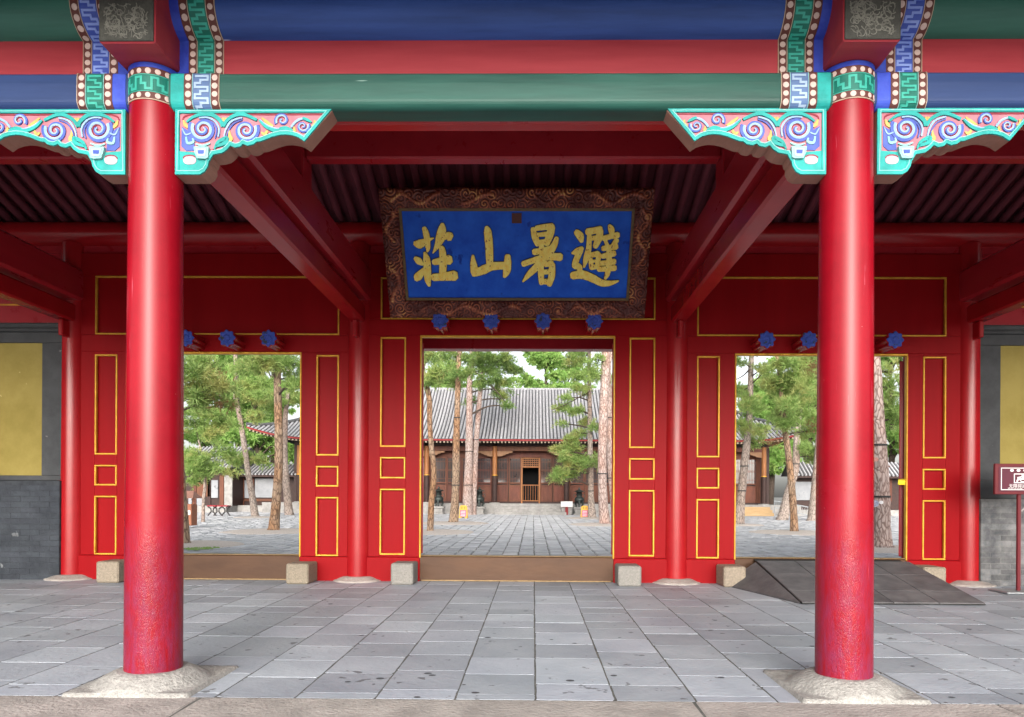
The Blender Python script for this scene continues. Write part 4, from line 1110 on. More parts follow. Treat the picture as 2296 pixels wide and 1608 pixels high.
for ch, nm in zip(CHARS, names):
    m, mo = MB(), MB()
    for i, st in enumerate(ch):
        P, W_ = [], []
        for j in range(len(st) - 1):
            p0, p1, p2, p3 = st[max(0, j - 1)], st[j], st[j + 1], st[min(len(st) - 1, j + 2)]
            for q in range(5):
                t = q / 5
                v = [.5 * (2 * p1[a] + (p2[a] - p0[a]) * t + (2 * p0[a] - 5 * p1[a] + 4 * p2[a] - p3[a]) * t * t + (3 * p1[a] - p0[a] - 3 * p2[a] + p3[a]) * t ** 3) for a in range(3)]
                P.append(hp(v[0], v[1])); W_.append(v[2] * SC * (1 + .08 * noise.noise((v[0] * .05, v[1] * .05, i))))
        P.append(hp(st[-1][0], st[-1][1])); W_.append(st[-1][2] * SC)
        m.stroke(P, W_, pf, .003, .016 + .0009 * i, cap=True)
        mo.stroke(P, [a + .013 for a in W_], pf, .0005, .0032 + .00012 * i, cap=True)
    o = m.build('character', CHGOLD, plq, label=nm)
    mo.build('dark_outline', CHDARK, o)
c0, c1 = hp(1104, 280), hp(1183, 362)
MB().prism([(c0[0], c1[1]), (c1[0], c1[1]), (c1[0], c0[1]), (c0[0], c0[1])], pf, .0005, .010).build('square_socket', BROWN, plq)

# ================================================================== door stone blocks
bl = [(-4.80, 'mostly hidden behind the left front column', .0), (-2.56, 'at the right jamb of the left doorway', .0), (-1.33, 'at the left jamb of the middle doorway', 0),
      (1.33, 'at the right jamb of the middle doorway', 0), (2.55, 'beside the left end of the rubber ramp', 0), (4.86, 'peeping over the right edge of the rubber ramp', 0)]
for i, (x, t, _) in enumerate(bl):
    wv = random.uniform(.255, .275)
    m = MB().box(x - wv / 2, x + wv / 2, 4.30, YW - .025, floor_z(4.4), floor_z(4.4) + .245 + random.uniform(-.01, .01), .016)
    m.build('stone_block', BLOCK if i not in (2, 3) else BLOCKG, None, label='%s granite door stone %s' % ('grey' if i in (2, 3) else 'tan', t), cat='stone block', group='granite blocks at the door jambs')

# ================================================================== rubber ramp
rp_ = empty('wheelchair_ramp', (3.75, 3.8, floor_z(3.8)), label='dark rubber wheelchair ramp laid up to the right doorway', cat='ramp')
RX0, RX1, RY0, RY1 = 2.86, 4.66, 3.06, 4.50
rz0, rz1 = floor_z(RY0) + .006, .292
m = MB(); z_ = lambda y: rz0 + .010 + (rz1 - .018 - rz0) * (y - RY0) / (RY1 - RY0)
m.add([(RX0, RY0, rz0), (RX1, RY0, rz0), (RX1, RY1, floor_z(RY1) + .004), (RX0, RY1, floor_z(RY1) + .004), (RX0, RY0, z_(RY0)), (RX1, RY0, z_(RY0)), (RX1, RY1, z_(RY1)), (RX0, RY1, z_(RY1))],
      [(0, 3, 2, 1), (4, 5, 6, 7), (0, 1, 5, 4), (1, 2, 6, 5), (2, 3, 7, 6), (3, 0, 4, 7)])
m.add([(RX0 + .02, RY1 - .02, z_(RY1) - .03), (RX1 - .02, RY1 - .02, z_(RY1) - .03), (RX1 - .02, YW - .01, .295), (RX0 + .02, YW - .01, .295)], [(0, 1, 2, 3)])
m.build('ramp_body', RUBBERE, rp_)
nc, nr = 4, 3
yr = [RY0, RY0 + .36, RY0 + .92, RY1]
for j in range(nr):
    for i in range(nc):
        xs0, xs1 = RX0 + (RX1 - RX0) * i / nc, RX0 + (RX1 - RX0) * (i + 1) / nc
        y0, y1 = yr[j] + .003, yr[j + 1] - .003; a, b = xs0 + .003, xs1 - .003
        up_ = .009; c_ = .003
        vs = [(a, y0, z_(y0)), (b, y0, z_(y0)), (b, y1, z_(y1)), (a, y1, z_(y1)), (a + c_, y0 + c_, z_(y0) + up_), (b - c_, y0 + c_, z_(y0) + up_), (b - c_, y1 - c_, z_(y1) + up_), (a + c_, y1 - c_, z_(y1) + up_)]
        MB().add(vs, [(4, 5, 6, 7), (0, 1, 5, 4), (1, 2, 6, 5), (2, 3, 7, 6), (3, 0, 4, 7)]).build('rubber_panel', RUBBER, rp_)
wp = [(RX0 - .012, RY0 + .02, rz0 + .012), (RX0 - .012, RY1, z_(RY1) - .01), (2.46, RY1 + .02, floor_z(RY1) + .012)]
MB().add(wp + [(x, y, z - .016) for x, y, z in wp], [(0, 1, 2), (5, 4, 3), (0, 2, 5, 3), (2, 1, 4, 5), (1, 0, 3, 4)]).build('side_wing', RUBBER, rp_)

# ================================================================== standing sign
sg = empty('standing_sign', (5.63, 4.02, floor_z(4.02)), label='maroon standing sign with a white wheelchair symbol', cat='sign')
fz = floor_z(4.02)
MB().box(5.40, 5.90, 3.86, 4.20, fz + .003, fz + .024, .006).build('base_plate', STEEL, sg)
MB().box(5.614, 5.652, 4.02, 4.05, fz + .024, 1.12, .004).build('pole', SIGNRED, sg)
sb = MB().box(5.335, 5.935, 3.985, 4.019, 1.090, 1.432, .006).build('board', SIGNRED, sg)
MB().box(5.375, 5.895, 3.981, 3.9855, 1.122, 1.398, .002).build('print_panel', SIGNP, sb)
sf = lambda u, v, h: (5.335 + u, 3.981 - h, 1.432 - v)
# picture units of the enlarged sign: board left 335, top 150, 570 px per 0.2 m
q_ = .34 / 1330.0
kk = lambda x, y: ((x - 350) * q_ * 1.0, (y - 150) * q_)
ink = MB()
rr_ = [(620, 345), (620, 1285), (2390, 1285), (2390, 345)]
ink.stroke([kk(*p) for p in rr_], 34 * q_, sf, .0003, .0016, closed=True)
for cx_ in (1075, 1355, 1640):
    ink.prism([kk(cx_ + 80 * math.cos(t), 445 + 60 * math.sin(t)) for t in [2 * math.pi * i / 16 for i in range(16)]], sf, .0003, .0016, back=False)
ink.stroke([kk(*p) for p in [(1180, 600), (1180, 980), (1830, 980), (1830, 600)]], 40 * q_, sf, .0003, .0018, closed=True)
ink.prism([kk(1560 + 70 * math.cos(t), 655 + 50 * math.sin(t)) for t in [2 * math.pi * i / 16 for i in range(16)]], sf, .0003, .0017, back=False)
ink.stroke([kk(*p) for p in [(1320, 760), (1480, 725), (1560, 715)]], 46 * q_, sf, .0003, .0020, cap=True)
ink.stroke([kk(*p) for p in [(1560, 715), (1560, 815), (1340, 820), (1295, 925)]], 70 * q_, sf, .0003, .0022, cap=True)
ink.stroke([kk(1560 + 150 * math.cos(t), 800 + 140 * math.sin(t)) for t in [R(a) for a in range(-30, 175, 15)]], 34 * q_, sf, .0003, .0024)
ink.build('white_print', WHITE, sb)
def text(body, size, loc, parent, mt, nm):
    cu = bpy.data.curves.new(nm, 'FONT'); cu.body = body; cu.size = size; cu.extrude = .0005; cu.align_x = 'LEFT'
    cu.materials.append(mt); o = bpy.data.objects.new(nm, cu); COL.objects.link(o); o.parent = parent
    off = WORLD.get(parent.name, (0, 0, 0)); dg = bpy.context.evaluated_depsgraph_get(); me = bpy.data.meshes.new_from_object(o.evaluated_get(dg)); bpy.data.objects.remove(o)
    o = bpy.data.objects.new(nm, me); COL.objects.link(o); o.parent = parent
    o.location = tuple(loc[i] - off[i] for i in range(3)); o.rotation_euler = (R(90), 0, 0); return o
text('无障碍通道', .048, (5.335 + .15, 3.979, 1.432 - .266), sb, WHITE, 'lettering')
text('Barrier-free passage', .020, (5.335 + .14, 3.979, 1.432 - .281), sb, WHITE, 'lettering')

# ================================================================== courtyard ground
cy0, cy1 = 4.95, 180.0
MB().add([(-140, cy0, court_z(cy0) - .02), (140, cy0, court_z(cy0) - .02), (140, cy1, court_z(cy1) - .02), (-140, cy1, court_z(cy1) - .02)], [(0, 1, 2, 3)]).build('courtyard', SAND, kind='structure')
vs, fs = [], []
xk = -27.0
while xk < 27.0:
    path = -2.35 < xk < 2.6
    wd = .30 if path else random.uniform(.20, .34)
    if path and abs((xk * 10) % 12) < 2: wd = .14
    y = 5.3 + random.random() * .3
    while y < 36:
        ly = random.uniform(.16, .36) if path else random.uniform(.13, .50)
        xc_, yc_ = xk + wd / 2, y + ly / 2
        if abs(xc_ - .2) < (yc_ + 4.02) * .70 + 1.5:
            g_ = .011 if path else .009
            zc = court_z(yc_) + random.uniform(-.004, .006); c_ = random.uniform(.006, .014)
            j = lambda: random.uniform(-.012, .012)
            a, b, c2, d = xk + g_, xk + wd - g_, y + g_, y + ly - g_
            q = [(a + j(), c2 + j()), (b + j(), c2 + j()), (b + j(), d + j()), (a + j(), d + j())]
            o = len(vs)
            mx_, my_ = sum(p[0] for p in q) / 4, sum(p[1] for p in q) / 4
            vs += [(p[0], p[1], zc - .022) for p in q]
            vs += [(p[0] + (mx_ - p[0]) * .07, p[1] + (my_ - p[1]) * .07, zc + random.uniform(-.003, .003)) for p in q]
            fs += [(o + 4, o + 5, o + 6, o + 7)] + [(o + i, o + (i + 1) % 4, o + 4 + (i + 1) % 4, o + 4 + i) for i in range(4)]
        y += ly
    xk += wd
mm = MB(); mm.add(vs, fs); mm.build('courtyard_paving', STONE, kind='stuff')
def pit(p, r, moss=False):
    m = MB(); n = 30
    vs = [(p.x, p.y, court_z(p.y) + .05)]
    for rr2, h in ((.5, .045), (.9, .030), (1.0, .012), (1.06, -.02)):
        for k in range(n):
            a = 2 * math.pi * k / n; q = r * rr2 * (1 + .06 * noise.noise((p.x + math.cos(a) * 2, p.y + math.sin(a) * 2, 0)))
            vs.append((p.x + q * math.cos(a), p.y + q * math.sin(a), court_z(p.y + q * math.sin(a)) + h))
    fs = [(0, 1 + k, 1 + (k + 1) % n) for k in range(n)] + [(1 + i * n + k, 1 + (i + 1) * n + k, 1 + (i + 1) * n + (k + 1) % n, 1 + i * n + (k + 1) % n) for i in range(3) for k in range(n)]
    m.add(vs, fs, True).build('gravel_pit', GRAVEL, kind='structure')
# moss on the stones near the leftmost trunk
mo = MB(); p = court(425, 1231)
for k in range(140):
    a, r = random.uniform(0, 6.28), random.random() ** .6; x, y = p.x + math.cos(a) * r * .55, p.y + math.sin(a) * r * .5; s_ = random.uniform(.02, .06); zz = court_z(y) + .012
    mo.add([(x + s_ * math.cos(t), y + s_ * math.sin(t), zz) for t in (0, 1.3, 2.6, 3.8, 5.1)] + [(x, y, zz + .02)], [(i, (i + 1) % 5, 5) for i in range(5)])
mo.build('moss', MOSS, kind='stuff')

# ================================================================== main hall across the courtyard
HX, HY, HZ = 0.05, 34.4, 0.785
hall = empty('main_hall', (HX, HY, HZ), label='timber hall with grey tiled roof facing the gate across the courtyard', cat='building')
HC = [-12.5, -9.05, -5.6, -1.93, 1.93, 5.6, 9.05, 12.5]
# stone base and steps
st = MB().box(HX - 14.2, HX + 14.2, HY - .85, HY + 9, court_z(34) - .1, HZ, .02).build('stone_base', STONEB, hall)
for i in range(3):
    MB().box(HX - 1.85, HX + 1.85, HY - .85 - .33 * (3 - i) , HY - .851 - .33 * (2 - i) , court_z(33.5) - .05, court_z(33.5) + (HZ - court_z(33.5)) * (i + 1) / 4, .015).build('stone_step', STONEB, hall)
for x in HC:
    c = MB().lathe(HX + x, HY, [(.132, HZ + 1.52), (.130, 3.86)], 20).build('hall_column', HWOODO, hall)
    MB().lathe(HX + x, HY, [(.142, HZ + .03), (.142, HZ + 1.50)], 20).build('dark_sheath', HDARK, c); MB().lathe(HX + x, HY, [(.150, HZ + 1.49), (.150, HZ + 1.535)], 20).build('gold_ring', GOLD, c)
    MB().lathe(HX + x, HY, [(.30, HZ), (.27, HZ + .04), (.17, HZ + .05)], 20).build('column_base', GRANITE, c)
for a, b in zip(HC, HC[1:]):
    MB().box(HX + a + .12, HX + b - .12, HY - .08, HY + .08, 3.60, 3.845, .012).build('hall_beam', HWOOD, hall)
    MB().box(HX + a + .12, HX + b - .12, HY - .03, HY + .05, 3.846, 4.10).build('hall_frieze', HDARK, hall)
    for s, xx in ((1, a + .13), (-1, b - .13)):
        pts = [(0, 0), (.82, 0), (.82, .10), (.62, .10), (.60, .15), (.46, .17), (.44, .21), (.30, .23), (.28, .27), (0, .29)]
        MB().prism([(HX + xx + s * u, 3.598 - v) for u, v in pts], lambda u, v, h: (u, HY - .04 - h, v), -.07, 0).build('hall_bracket', HWOODB, hall)
# lattice leaves, built once each size
def leaf_meshes(wd):
    z0, z1 = HZ + .10, 3.30; zm = 1.86; d = .05
    fr = MB()
    for a, b in ((-wd / 2, -wd / 2 + .06), (wd / 2 - .06, wd / 2)): fr.box(a, b, 0, d, z0, z1, .006)
    for za, zb_ in ((z0, z0 + .07), (zm - .13, zm - .07), (zm, zm + .07), (z1 - .07, z1)): fr.box(-wd / 2 + .06, wd / 2 - .06, .001, d - .001, za, zb_, .005)
    pn = MB().box(-wd / 2 + .06, wd / 2 - .06, .02, .034, z0 + .07, zm - .13, 0).box(-wd / 2 + .12, wd / 2 - .12, .008, .02, z0 + .15, zm - .21, .008)
    gl = MB().box(-wd / 2 + .06, wd / 2 - .06, .026, .034, zm + .07, z1 - .07)
    lt = MB(); k = 0; x = -wd / 2 + .115
    while x < wd / 2 - .08: lt.box(x - .010, x + .010, .012, .026, zm + .07, z1 - .07); x += .085
    for zz in (zm + .26, zm + .70, zm + .76, z1 - .25): lt.box(-wd / 2 + .06, wd / 2 - .06, .010, .0255, zz - .012, zz + .012)
    return [(fr.mesh('door_panel', HWOOD), 'door_panel'), (pn.mesh('lower_panel', HWOOD), 'lower_panel'), (gl.mesh('pane', GLASS), 'pane'), (lt.mesh('lattice', HWOOD), 'lattice')]
LY = HY + .55
def put_leaf(ms, x):
    o = inst(ms[0][0], 'door_panel', hall, (HX + x, LY, 0))
    for me, nm in ms[1:]:
        q = bpy.data.objects.new(nm, me); COL.objects.link(q); q.parent = o
for a, b in zip(HC, HC[1:]):
    mid_ = a < 0 < b
    w_ = (b - a - .40) / 4
    if mid_: w_ = .68
    ms = leaf_meshes(w_ - .02)
    if mid_:
        for x in (-1.56, -.86, .86, 1.56): put_leaf(ms, x)
    else:
        for i in range(4): put_leaf(ms, a + .20 + w_ * (i + .5))
    MB().box(HX + a, HX + b, LY + .005, LY + .06, 3.301, 3.62).build('top_board', HWOOD, hall)
    MB().box(HX + a, HX + b, LY - .02, LY + .08, HZ, HZ + .099, .01).build('hall_sill', HDARK, hall)
    for s, xx in ((1, a), (-1, b)): MB().box(HX + xx + s * .0, HX + xx + s * (.20 if not mid_ else .02), LY - .01, LY + .06, HZ + .10, 3.30).build('side_post', HWOOD, hall)
# middle doorway: dark opening, transom lattice, barred gate
dz = (HX - .50, HX + .50)
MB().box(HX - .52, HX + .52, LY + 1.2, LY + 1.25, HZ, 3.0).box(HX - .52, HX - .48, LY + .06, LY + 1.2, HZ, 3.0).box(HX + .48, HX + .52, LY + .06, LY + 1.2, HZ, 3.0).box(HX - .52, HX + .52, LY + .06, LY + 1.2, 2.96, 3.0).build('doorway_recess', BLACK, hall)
m = MB().box(HX - .52, HX - .44, LY - .04, LY + .06, HZ, 3.28, .01).box(HX + .44, HX + .52, LY - .04, LY + .06, HZ, 3.28, .01).box(HX - .44, HX + .44, LY - .03, LY + .05, 2.74, 2.82, .01).box(HX - .44, HX + .44, LY - .03, LY + .05, 3.22, 3.28, .01)
m.build('door_frame', HWOODO, hall)
m = MB()
for x in np.arange(-.40, .41, .10): m.box(HX + x - .012, HX + x + .012, LY - .01, LY + .01, 2.82, 3.22)
for z in (2.90, 3.02, 3.14): m.box(HX - .44, HX + .44, LY - .011, LY + .009, z - .012, z + .012)
m.build('transom_lattice', HWOODO, hall); MB().box(HX - .44, HX + .44, LY + .012, LY + .02, 2.82, 3.22).build('transom_pane', BLACK, hall)
gt = MB().box(HX - .44, HX + .44, LY - .06, LY - .03, 1.76, 1.81, .005).build('barred_gate', HWOODO, hall)
MB().box(HX - .44, HX + .44, LY - .06, LY - .03, HZ + .12, HZ + .17, .005).build('bottom_rail', HWOODO, gt)
for x in np.arange(-.40, .41, .1333):
    MB().box(HX + x - .010, HX + x + .010, LY - .055, LY - .035, HZ + .16, 1.77).build('gate_bar', HWOODO, gt)
# dark core behind the leaves
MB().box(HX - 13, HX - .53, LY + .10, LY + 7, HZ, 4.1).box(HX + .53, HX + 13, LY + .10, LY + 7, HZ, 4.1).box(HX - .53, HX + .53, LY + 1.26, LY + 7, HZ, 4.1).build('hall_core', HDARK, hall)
# roof
YE, TD, LE = HY - 1.30, 5.8, 14.85
def rz_(t): return 4.14 + 3.50 * (.70 * t + .30 * t * t)
def lift(x, t): return .62 * max(0, (abs(x) - 10.8) / 4.05) ** 2.2 * (1 - t)
roof = MB()
nx_, ntt = 60, 10; vs = []
for i in range(nx_ + 1):
    xx = -1 + 2 * i / nx_
    for j in range(ntt + 1):
        t = j / ntt; hl = LE - TD * t * .97; x = xx * hl; vs.append((HX + x, YE + TD * t, rz_(t) + lift(x, t)))
roof.add(vs, [(i * (ntt + 1) + j, (i + 1) * (ntt + 1) + j, (i + 1) * (ntt + 1) + j + 1, i * (ntt + 1) + j + 1) for i in range(nx_) for j in range(ntt)], True)
vs = []
for s in (-1, 1):
    vs = []
    for i in range(13):
        for j in range(ntt + 1):
            t = j / ntt; hl = LE - TD * t * .97; yy = YE + TD * t + (2 * TD - 2 * TD * t) * i / 12
            vs.append((HX + s * hl, yy, rz_(t) + lift(hl, t) * (1 - i / 12)))
    roof.add(vs, [(i * (ntt + 1) + j, (i + 1) * (ntt + 1) + j, (i + 1) * (ntt + 1) + j + 1, i * (ntt + 1) + j + 1) for i in range(12) for j in range(ntt)], True)
roof.add([(HX - LE, YE + 2 * TD, 4.14), (HX + LE, YE + 2 * TD, 4.14), (HX + LE - TD, YE + TD, 7.64), (HX - LE + TD, YE + TD, 7.64)], [(0, 1, 2, 3)])
rf_ = roof.build('roof', ROOFD, hall)
def tile_row(x, tmax, shared=None):
    ns = 12; m = MB(); vs = []; r = .062
    for j in range(ns + 1):
        t = tmax * j / ns; zz = rz_(t) + lift(x, t)
        for k in range(4):
            a = math.pi * k / 3; vs.append((math.cos(a) * r, YE - .06 + (TD + .06) * t if j else YE - .07, zz + .012 + math.sin(a) * r))
    m.add(vs, [(j * 4 + k, j * 4 + k + 1, (j + 1) * 4 + k + 1, (j + 1) * 4 + k) for j in range(ns) for k in range(3)], True)
    m.add(vs[:4], [(3, 2, 1, 0)])
    return m.mesh('tile_row', ROOFT)
full_row = tile_row(0, 1.0)
x = -LE + .12
while x < LE - .1:
    tm = min(1.0, (LE - abs(x)) / TD)
    me = full_row if (abs(x) < LE - TD - .05 and abs(x) < 9.0) else tile_row(x, tm)
    inst(me, 'tile_row', rf_, (HX + x, 0, 0)); x += .1885
for s in (-1, 1):
    rd = MB()
    P = [(HX + s * (LE - TD * t * .97), YE + TD * t, rz_(t) + lift(LE - TD * t, t) + .10) for t in [i / 12 for i in range(13)]]
    rd.tube(P, [.10] * 13, 8); rd.build('hip_ridge', ROOFD, rf_)
MB().tube([(HX - LE + TD, YE + TD, 7.62), (HX + LE - TD, YE + TD, 7.62)], .09, 10).build('roof_crest', ROOFT, rf_)
ev = MB(); er = MB(); so_ = MB()
n_ = 80
for i in range(n_):
    xa_, xb_ = -LE + 2 * LE * i / n_, -LE + 2 * LE * (i + 1) / n_
    za, zb_ = 4.14 + lift(xa_, 0), 4.14 + lift(xb_, 0)
    def quad(m, y0, dz0, y1, dz1): m.add([(HX + xa_, y0, za + dz0), (HX + xb_, y0, zb_ + dz0), (HX + xb_, y1, zb_ + dz1), (HX + xa_, y1, za + dz1)], [(0, 1, 2, 3)])
    quad(ev, YE - .02, -.01, YE - .02, -.10); quad(so_, YE + .0, -.10, HY + .1, .02)
ev.build('eave_fascia', HRED, rf_); so_.build('eave_soffit', HDARK, rf_)
x = -LE + .15
while x < LE - .1:
    z = 4.14 + lift(x, 0) - .155; er.box(HX + x - .036, HX + x + .036, YE + .03, YE + .35, z - .036, z + .036); x += .1885
er.build('rafter_ends', LINEW, rf_, kind='stuff')

# ================================================================== low side buildings
def low_building(name, label, x0, x1, yf, zb, zeave, pieces, spacing=.20, D=2.6, Hh=1.25):
    o = empty(name, ((x0 + x1) / 2, yf, zb), label=label, cat='building')
    MB().box(x0, x1, yf - .5, yf + 2 * D - .7, court_z(yf) - .1, zb, .02).build('stone_base', STONEB, o)
    MB().box(x0, x1, yf + .3, yf + 2 * D - .8, zb + .001, zeave + .1).build('wall', HDARK, o)
    for a, b, z0, z1, mt, nm in pieces:
        MB().box(a, b, yf + .22, yf + .299, z0, z1, .008).build(nm, mt, o)
    r = MB()
    r.add([(x0 - .3, yf - .45, zeave), (x1 + .3, yf - .45, zeave), (x1 + .3, yf - .45 + D, zeave + Hh), (x0 - .3, yf - .45 + D, zeave + Hh), (x0 - .3, yf - .45 + 2 * D, zeave), (x1 + .3, yf - .45 + 2 * D, zeave)], [(0, 1, 2, 3), (3, 2, 5, 4), (0, 3, 4), (1, 5, 2), (0, 4, 5, 1)])
    r = r.build('roof', ROOFD, o)
    row = MB().tube([(0, yf - .50, zeave + .01), (0, yf - .45 + D, zeave + Hh + .01)], .055, 6).mesh('tile_row', ROOFT)
    x = x0 - .25
    while x < x1 + .3: inst(row, 'tile_row', r, (x, 0, 0)); x += spacing
    MB().box(x0 - .2, x1 + .2, yf - .42, yf - .36, zeave - .13, zeave - .02).build('eave_fascia', HDARK, r)
    return o
def C6(x, y): return (409.2 + x * .28601, 773.6 + y * .28601)
def C7(x, y): return (1625.6 + x * .32078, 773.6 + y * .32078)
def C5(x, y): return (924.9 + x * .25105, 773.6 + y * .25105)
YB = 35.5
def wx(c, Y): return at(c[0], c[1], Y)
zb = court_z(YB) + .35
L = [wx(C6(x, 1100), YB).x for x in (380, 545, 710)]
ze = wx(C6(600, 1015), YB - .4).z
pcs = []
for a, b, y0, y1, mt, nm in ((388, 450, 1060, 1200, WHITEW, 'window_paper'), (472, 512, 1060, 1200, WHITEW, 'window_paper'), (555, 705, 1045, 1195, WHITEW, 'white_wall_panel'),
                             (452, 470, 1040, 1270, HWOOD, 'post'), (520, 545, 1040, 1270, HWOOD, 'post'), (385, 705, 1205, 1225, HWOOD, 'rail')):
    pcs.append((wx(C6(a, 1100), YB).x, wx(C6(b, 1100), YB).x, wx(C6(500, y1), YB).z, wx(C6(500, y0), YB).z, mt, nm))
low_building('gallery', 'low grey tiled gallery with white wall panel seen through the left doorway', L[0], L[2] + 1.2, YB, zb, ze, pcs, D=1.5, Hh=.62)
YB2 = 34.0
xa_, xb_ = wx(C6(-60, 1100), YB2).x, wx(C6(372, 1100), YB2).x
ze2 = wx(C6(100, 960), YB2 - .4).z
pcs = []
for a, b, y0, y1, mt, nm in ((210, 262, 1060, 1200, WHITEW, 'window_paper'), (312, 375, 1020, 1270, STONEB, 'grey_pier'), (275, 308, 1020, 1270, HWOOD, 'post'), (60, 92, 1020, 1270, HWOOD, 'post'),
                             (95, 150, 1200, 1270, WHITEW, 'lower_wall'), (30, 55, 1200, 1270, WHITEW, 'lower_wall'), (95, 200, 1040, 1190, HWOOD, 'lattice_panel'), (180, 205, 1020, 1270, HDARK, 'post')):
    pcs.append((wx(C6(a, 1100), YB2).x, wx(C6(b, 1100), YB2).x, wx(C6(500, y1), YB2).z, wx(C6(500, y0), YB2).z, mt, nm))
low_building('side_house', 'dark timber side house with paper windows behind the young pine', xa_, xb_, YB2, court_z(YB2) + .35, ze2, pcs)
YB3 = 34.5
xa_, xb_ = wx(C7(505, 1000), YB3).x, wx(C7(1250, 1000), YB3).x
pcs = []
for a, b, y0, y1, mt, nm in ((385, 405, 950, 1085, WHITEW, 'window_paper'), (500, 635, 955, 1085, WHITEW, 'white_wall_panel'), (640, 1010, 955, 1085, WHITEW, 'white_wall_panel'), (1135, 1180, 840, 1090, HWOOD, 'post')):
    pcs.append((wx(C7(a, 1000), YB3).x, wx(C7(b, 1000), YB3).x, wx(C7(600, y1), YB3).z, wx(C7(600, y0), YB3).z, mt, nm))
low_building('gallery', 'low grey tiled gallery with white wall seen through the right doorway', wx(C7(495, 1000), YB3).x, xb_ + 2, YB3, court_z(YB3) + .3, wx(C7(570, 912), YB3 - .4).z, pcs[1:], D=1.0, Hh=.75)

# ---- enclosing walls beyond the frame on either hand
for s_, x0, x1, lb in ((-1, -44.0, wx(C6(-60, 1100), YB2).x - .4, 'long grey courtyard wall left of the side house'), (1, wx(C7(1250, 1000), YB3).x + 2.4, 46.0, 'long grey courtyard wall right of the right gallery')):
    o = empty('courtyard_wall', ((x0 + x1) / 2, 35.0, court_z(35.)), label=lb, cat='wall')
    MB().box(x0, x1, 34.9, 35.3, court_z(35.) - .05, court_z(35.) + 2.7, .02).build('wall', DGREY, o); MB().box(x0, x1, 34.7, 35.5, court_z(35.) + 2.701, court_z(35.) + 2.95, .08).build('coping', ROOFT, o)

# ================================================================== things in the courtyard
burner = None
def make_burner():
    o = empty('incense_burner', (0, 0, 0))
    p = MB().box(-.25, .25, -.25, .25, 0, .08, .012).box(-.20, .20, -.20, .20, .081, .30, .015).box(-.26, .26, -.26, .26, .301, .40, .02).build('stone_pedestal', STONEB, o)
    b = .40
    MB().lathe(0, 0, [(.06, b + .20), (.15, b + .23), (.215, b + .32), (.225, b + .40), (.19, b + .49), (.125, b + .54), (.12, b + .60), (.17, b + .63), (.17, b + .655)], 20).build('bowl', BRONZE, o)
    MB().lathe(0, 0, [(.10, b + .656), (.13, b + .67), (.125, b + .79), (.24, b + .795), (.235, b + .81), (.15, b + .86), (.07, b + .90), (.035, b + .93), (.055, b + .96), (.035, b + 1.0), (.008, b + 1.03)], 20).build('lid', BRONZE, o)
    for k in range(3):
        a = 2 * math.pi * k / 3 + .5; c_, s_ = math.cos(a), math.sin(a)
        MB().tube([(c_ * .15, s_ * .15, b + .30), (c_ * .20, s_ * .20, b + .18), (c_ * .15, s_ * .15, b + .06), (c_ * .18, s_ * .18, b + .002)], [.06, .05, .032, .045], 8).build('leg', BRONZE, o)
    for s in (-1, 1):
        MB().tube([(s * .16, 0, b + .64), (s * .23, 0, b + .66), (s * .25, 0, b + .58), (s * .215, 0, b + .48)], .018, 6).build('handle', BRONZE, o)
    return o
bs = [(983, 'bronze incense burner half hidden behind the leftmost middle pine'), (1074.5, 'bronze incense burner between the paired pine trunks and the hall steps'), (1298, 'bronze incense burner beside the white notice board')]
for i, (px_, lb) in enumerate(bs):
    if burner is None: burner = make_burner(); o = burner
    else: o = copy_tree(burner)
    p = at(px_, 1150, 32.9); o.location = (p.x, 32.9, court_z(32.9)); o.scale = (1.15, 1.15, 1.0); tag(o, lb, 'incense burner', 'bronze burners before the hall')
# orange floor notices
def notice(px_, py_, label):
    p = court(px_, py_); z = court_z(p.y)
    o = empty('notice_stand', (p.x, p.y, z), label=label, cat='sign', group='orange notice stands')
    for s, nm in ((-1, 'front_board'), (1, 'rear_board')):
        m = MB(); w_ = .19; h_ = .88 * .64
        f = (lambda s2: (lambda u, v, h: (p.x + u, p.y + s2 * (.16 - .15 * v / .56) + s2 * h, z + v)))(s)
        m.prism([(-w_, 0), (-w_ + .10, 0), (-w_ + .10, .06), (w_ - .10, .06), (w_ - .10, 0), (w_, 0), (w_ - .03, h_ - .05), (w_ - .09, h_), (-w_ + .09, h_), (-w_ + .03, h_ - .05)], f, 0, .02)
        b = m.build(nm, ORANGE, o)
        if s < 0:
            MB().prism([(-.145, .07), (.145, .07), (.135, .36), (-.135, .36)], f, .0205, .023).build('notice_print', PINKP, b)
            q = MB()
            for k in range(4):
                v = .10 + .065 * k; q.prism([(-.11 + .03 * (k % 2), v), (.10, v), (.10, v + .018), (-.11, v + .018)], f, .0235, .025)
            q.build('print_lines', WHITE, b)
            q = MB()
            for u0 in (-.10, .02):
                q.stroke([(u0, .43), (u0 + .07, .43)], .012, f, .0206, .023); q.stroke([(u0, .48), (u0 + .07, .48)], .012, f, .0206, .0232); q.stroke([(u0 + .035, .41), (u0 + .035, .51)], .012, f, .0206, .0234)
            q.build('dark_lettering', SIGNRED, b)
    return o
notice(1038.5, 1161.5, 'orange notice stand between the left pine trunks'); notice(1310.5, 1161.5, 'orange notice stand leaning beside the slim right pine')
# white notice board on a red post
p = court(1270, 1152); p.y = 32.6; p.x = at(1270, 1150, 32.6).x; z = court_z(p.y)
o = empty('notice_board', (p.x, p.y, z), label='blank white board on a short red post before the hall steps', cat='sign')
MB().box(p.x - .07, p.x + .07, p.y, p.y + .06, z, z + .45, .008).build('post', HRED, o); MB().box(p.x - .30, p.x + .30, p.y - .03, p.y - .001, z + .42, z + .70, .008).build('board', WHITE, o)
MB().box(p.x - .26, p.x + .26, p.y + .08, p.y + .45, z, z + .40, .02).build('stone_footing', STONEB, o)
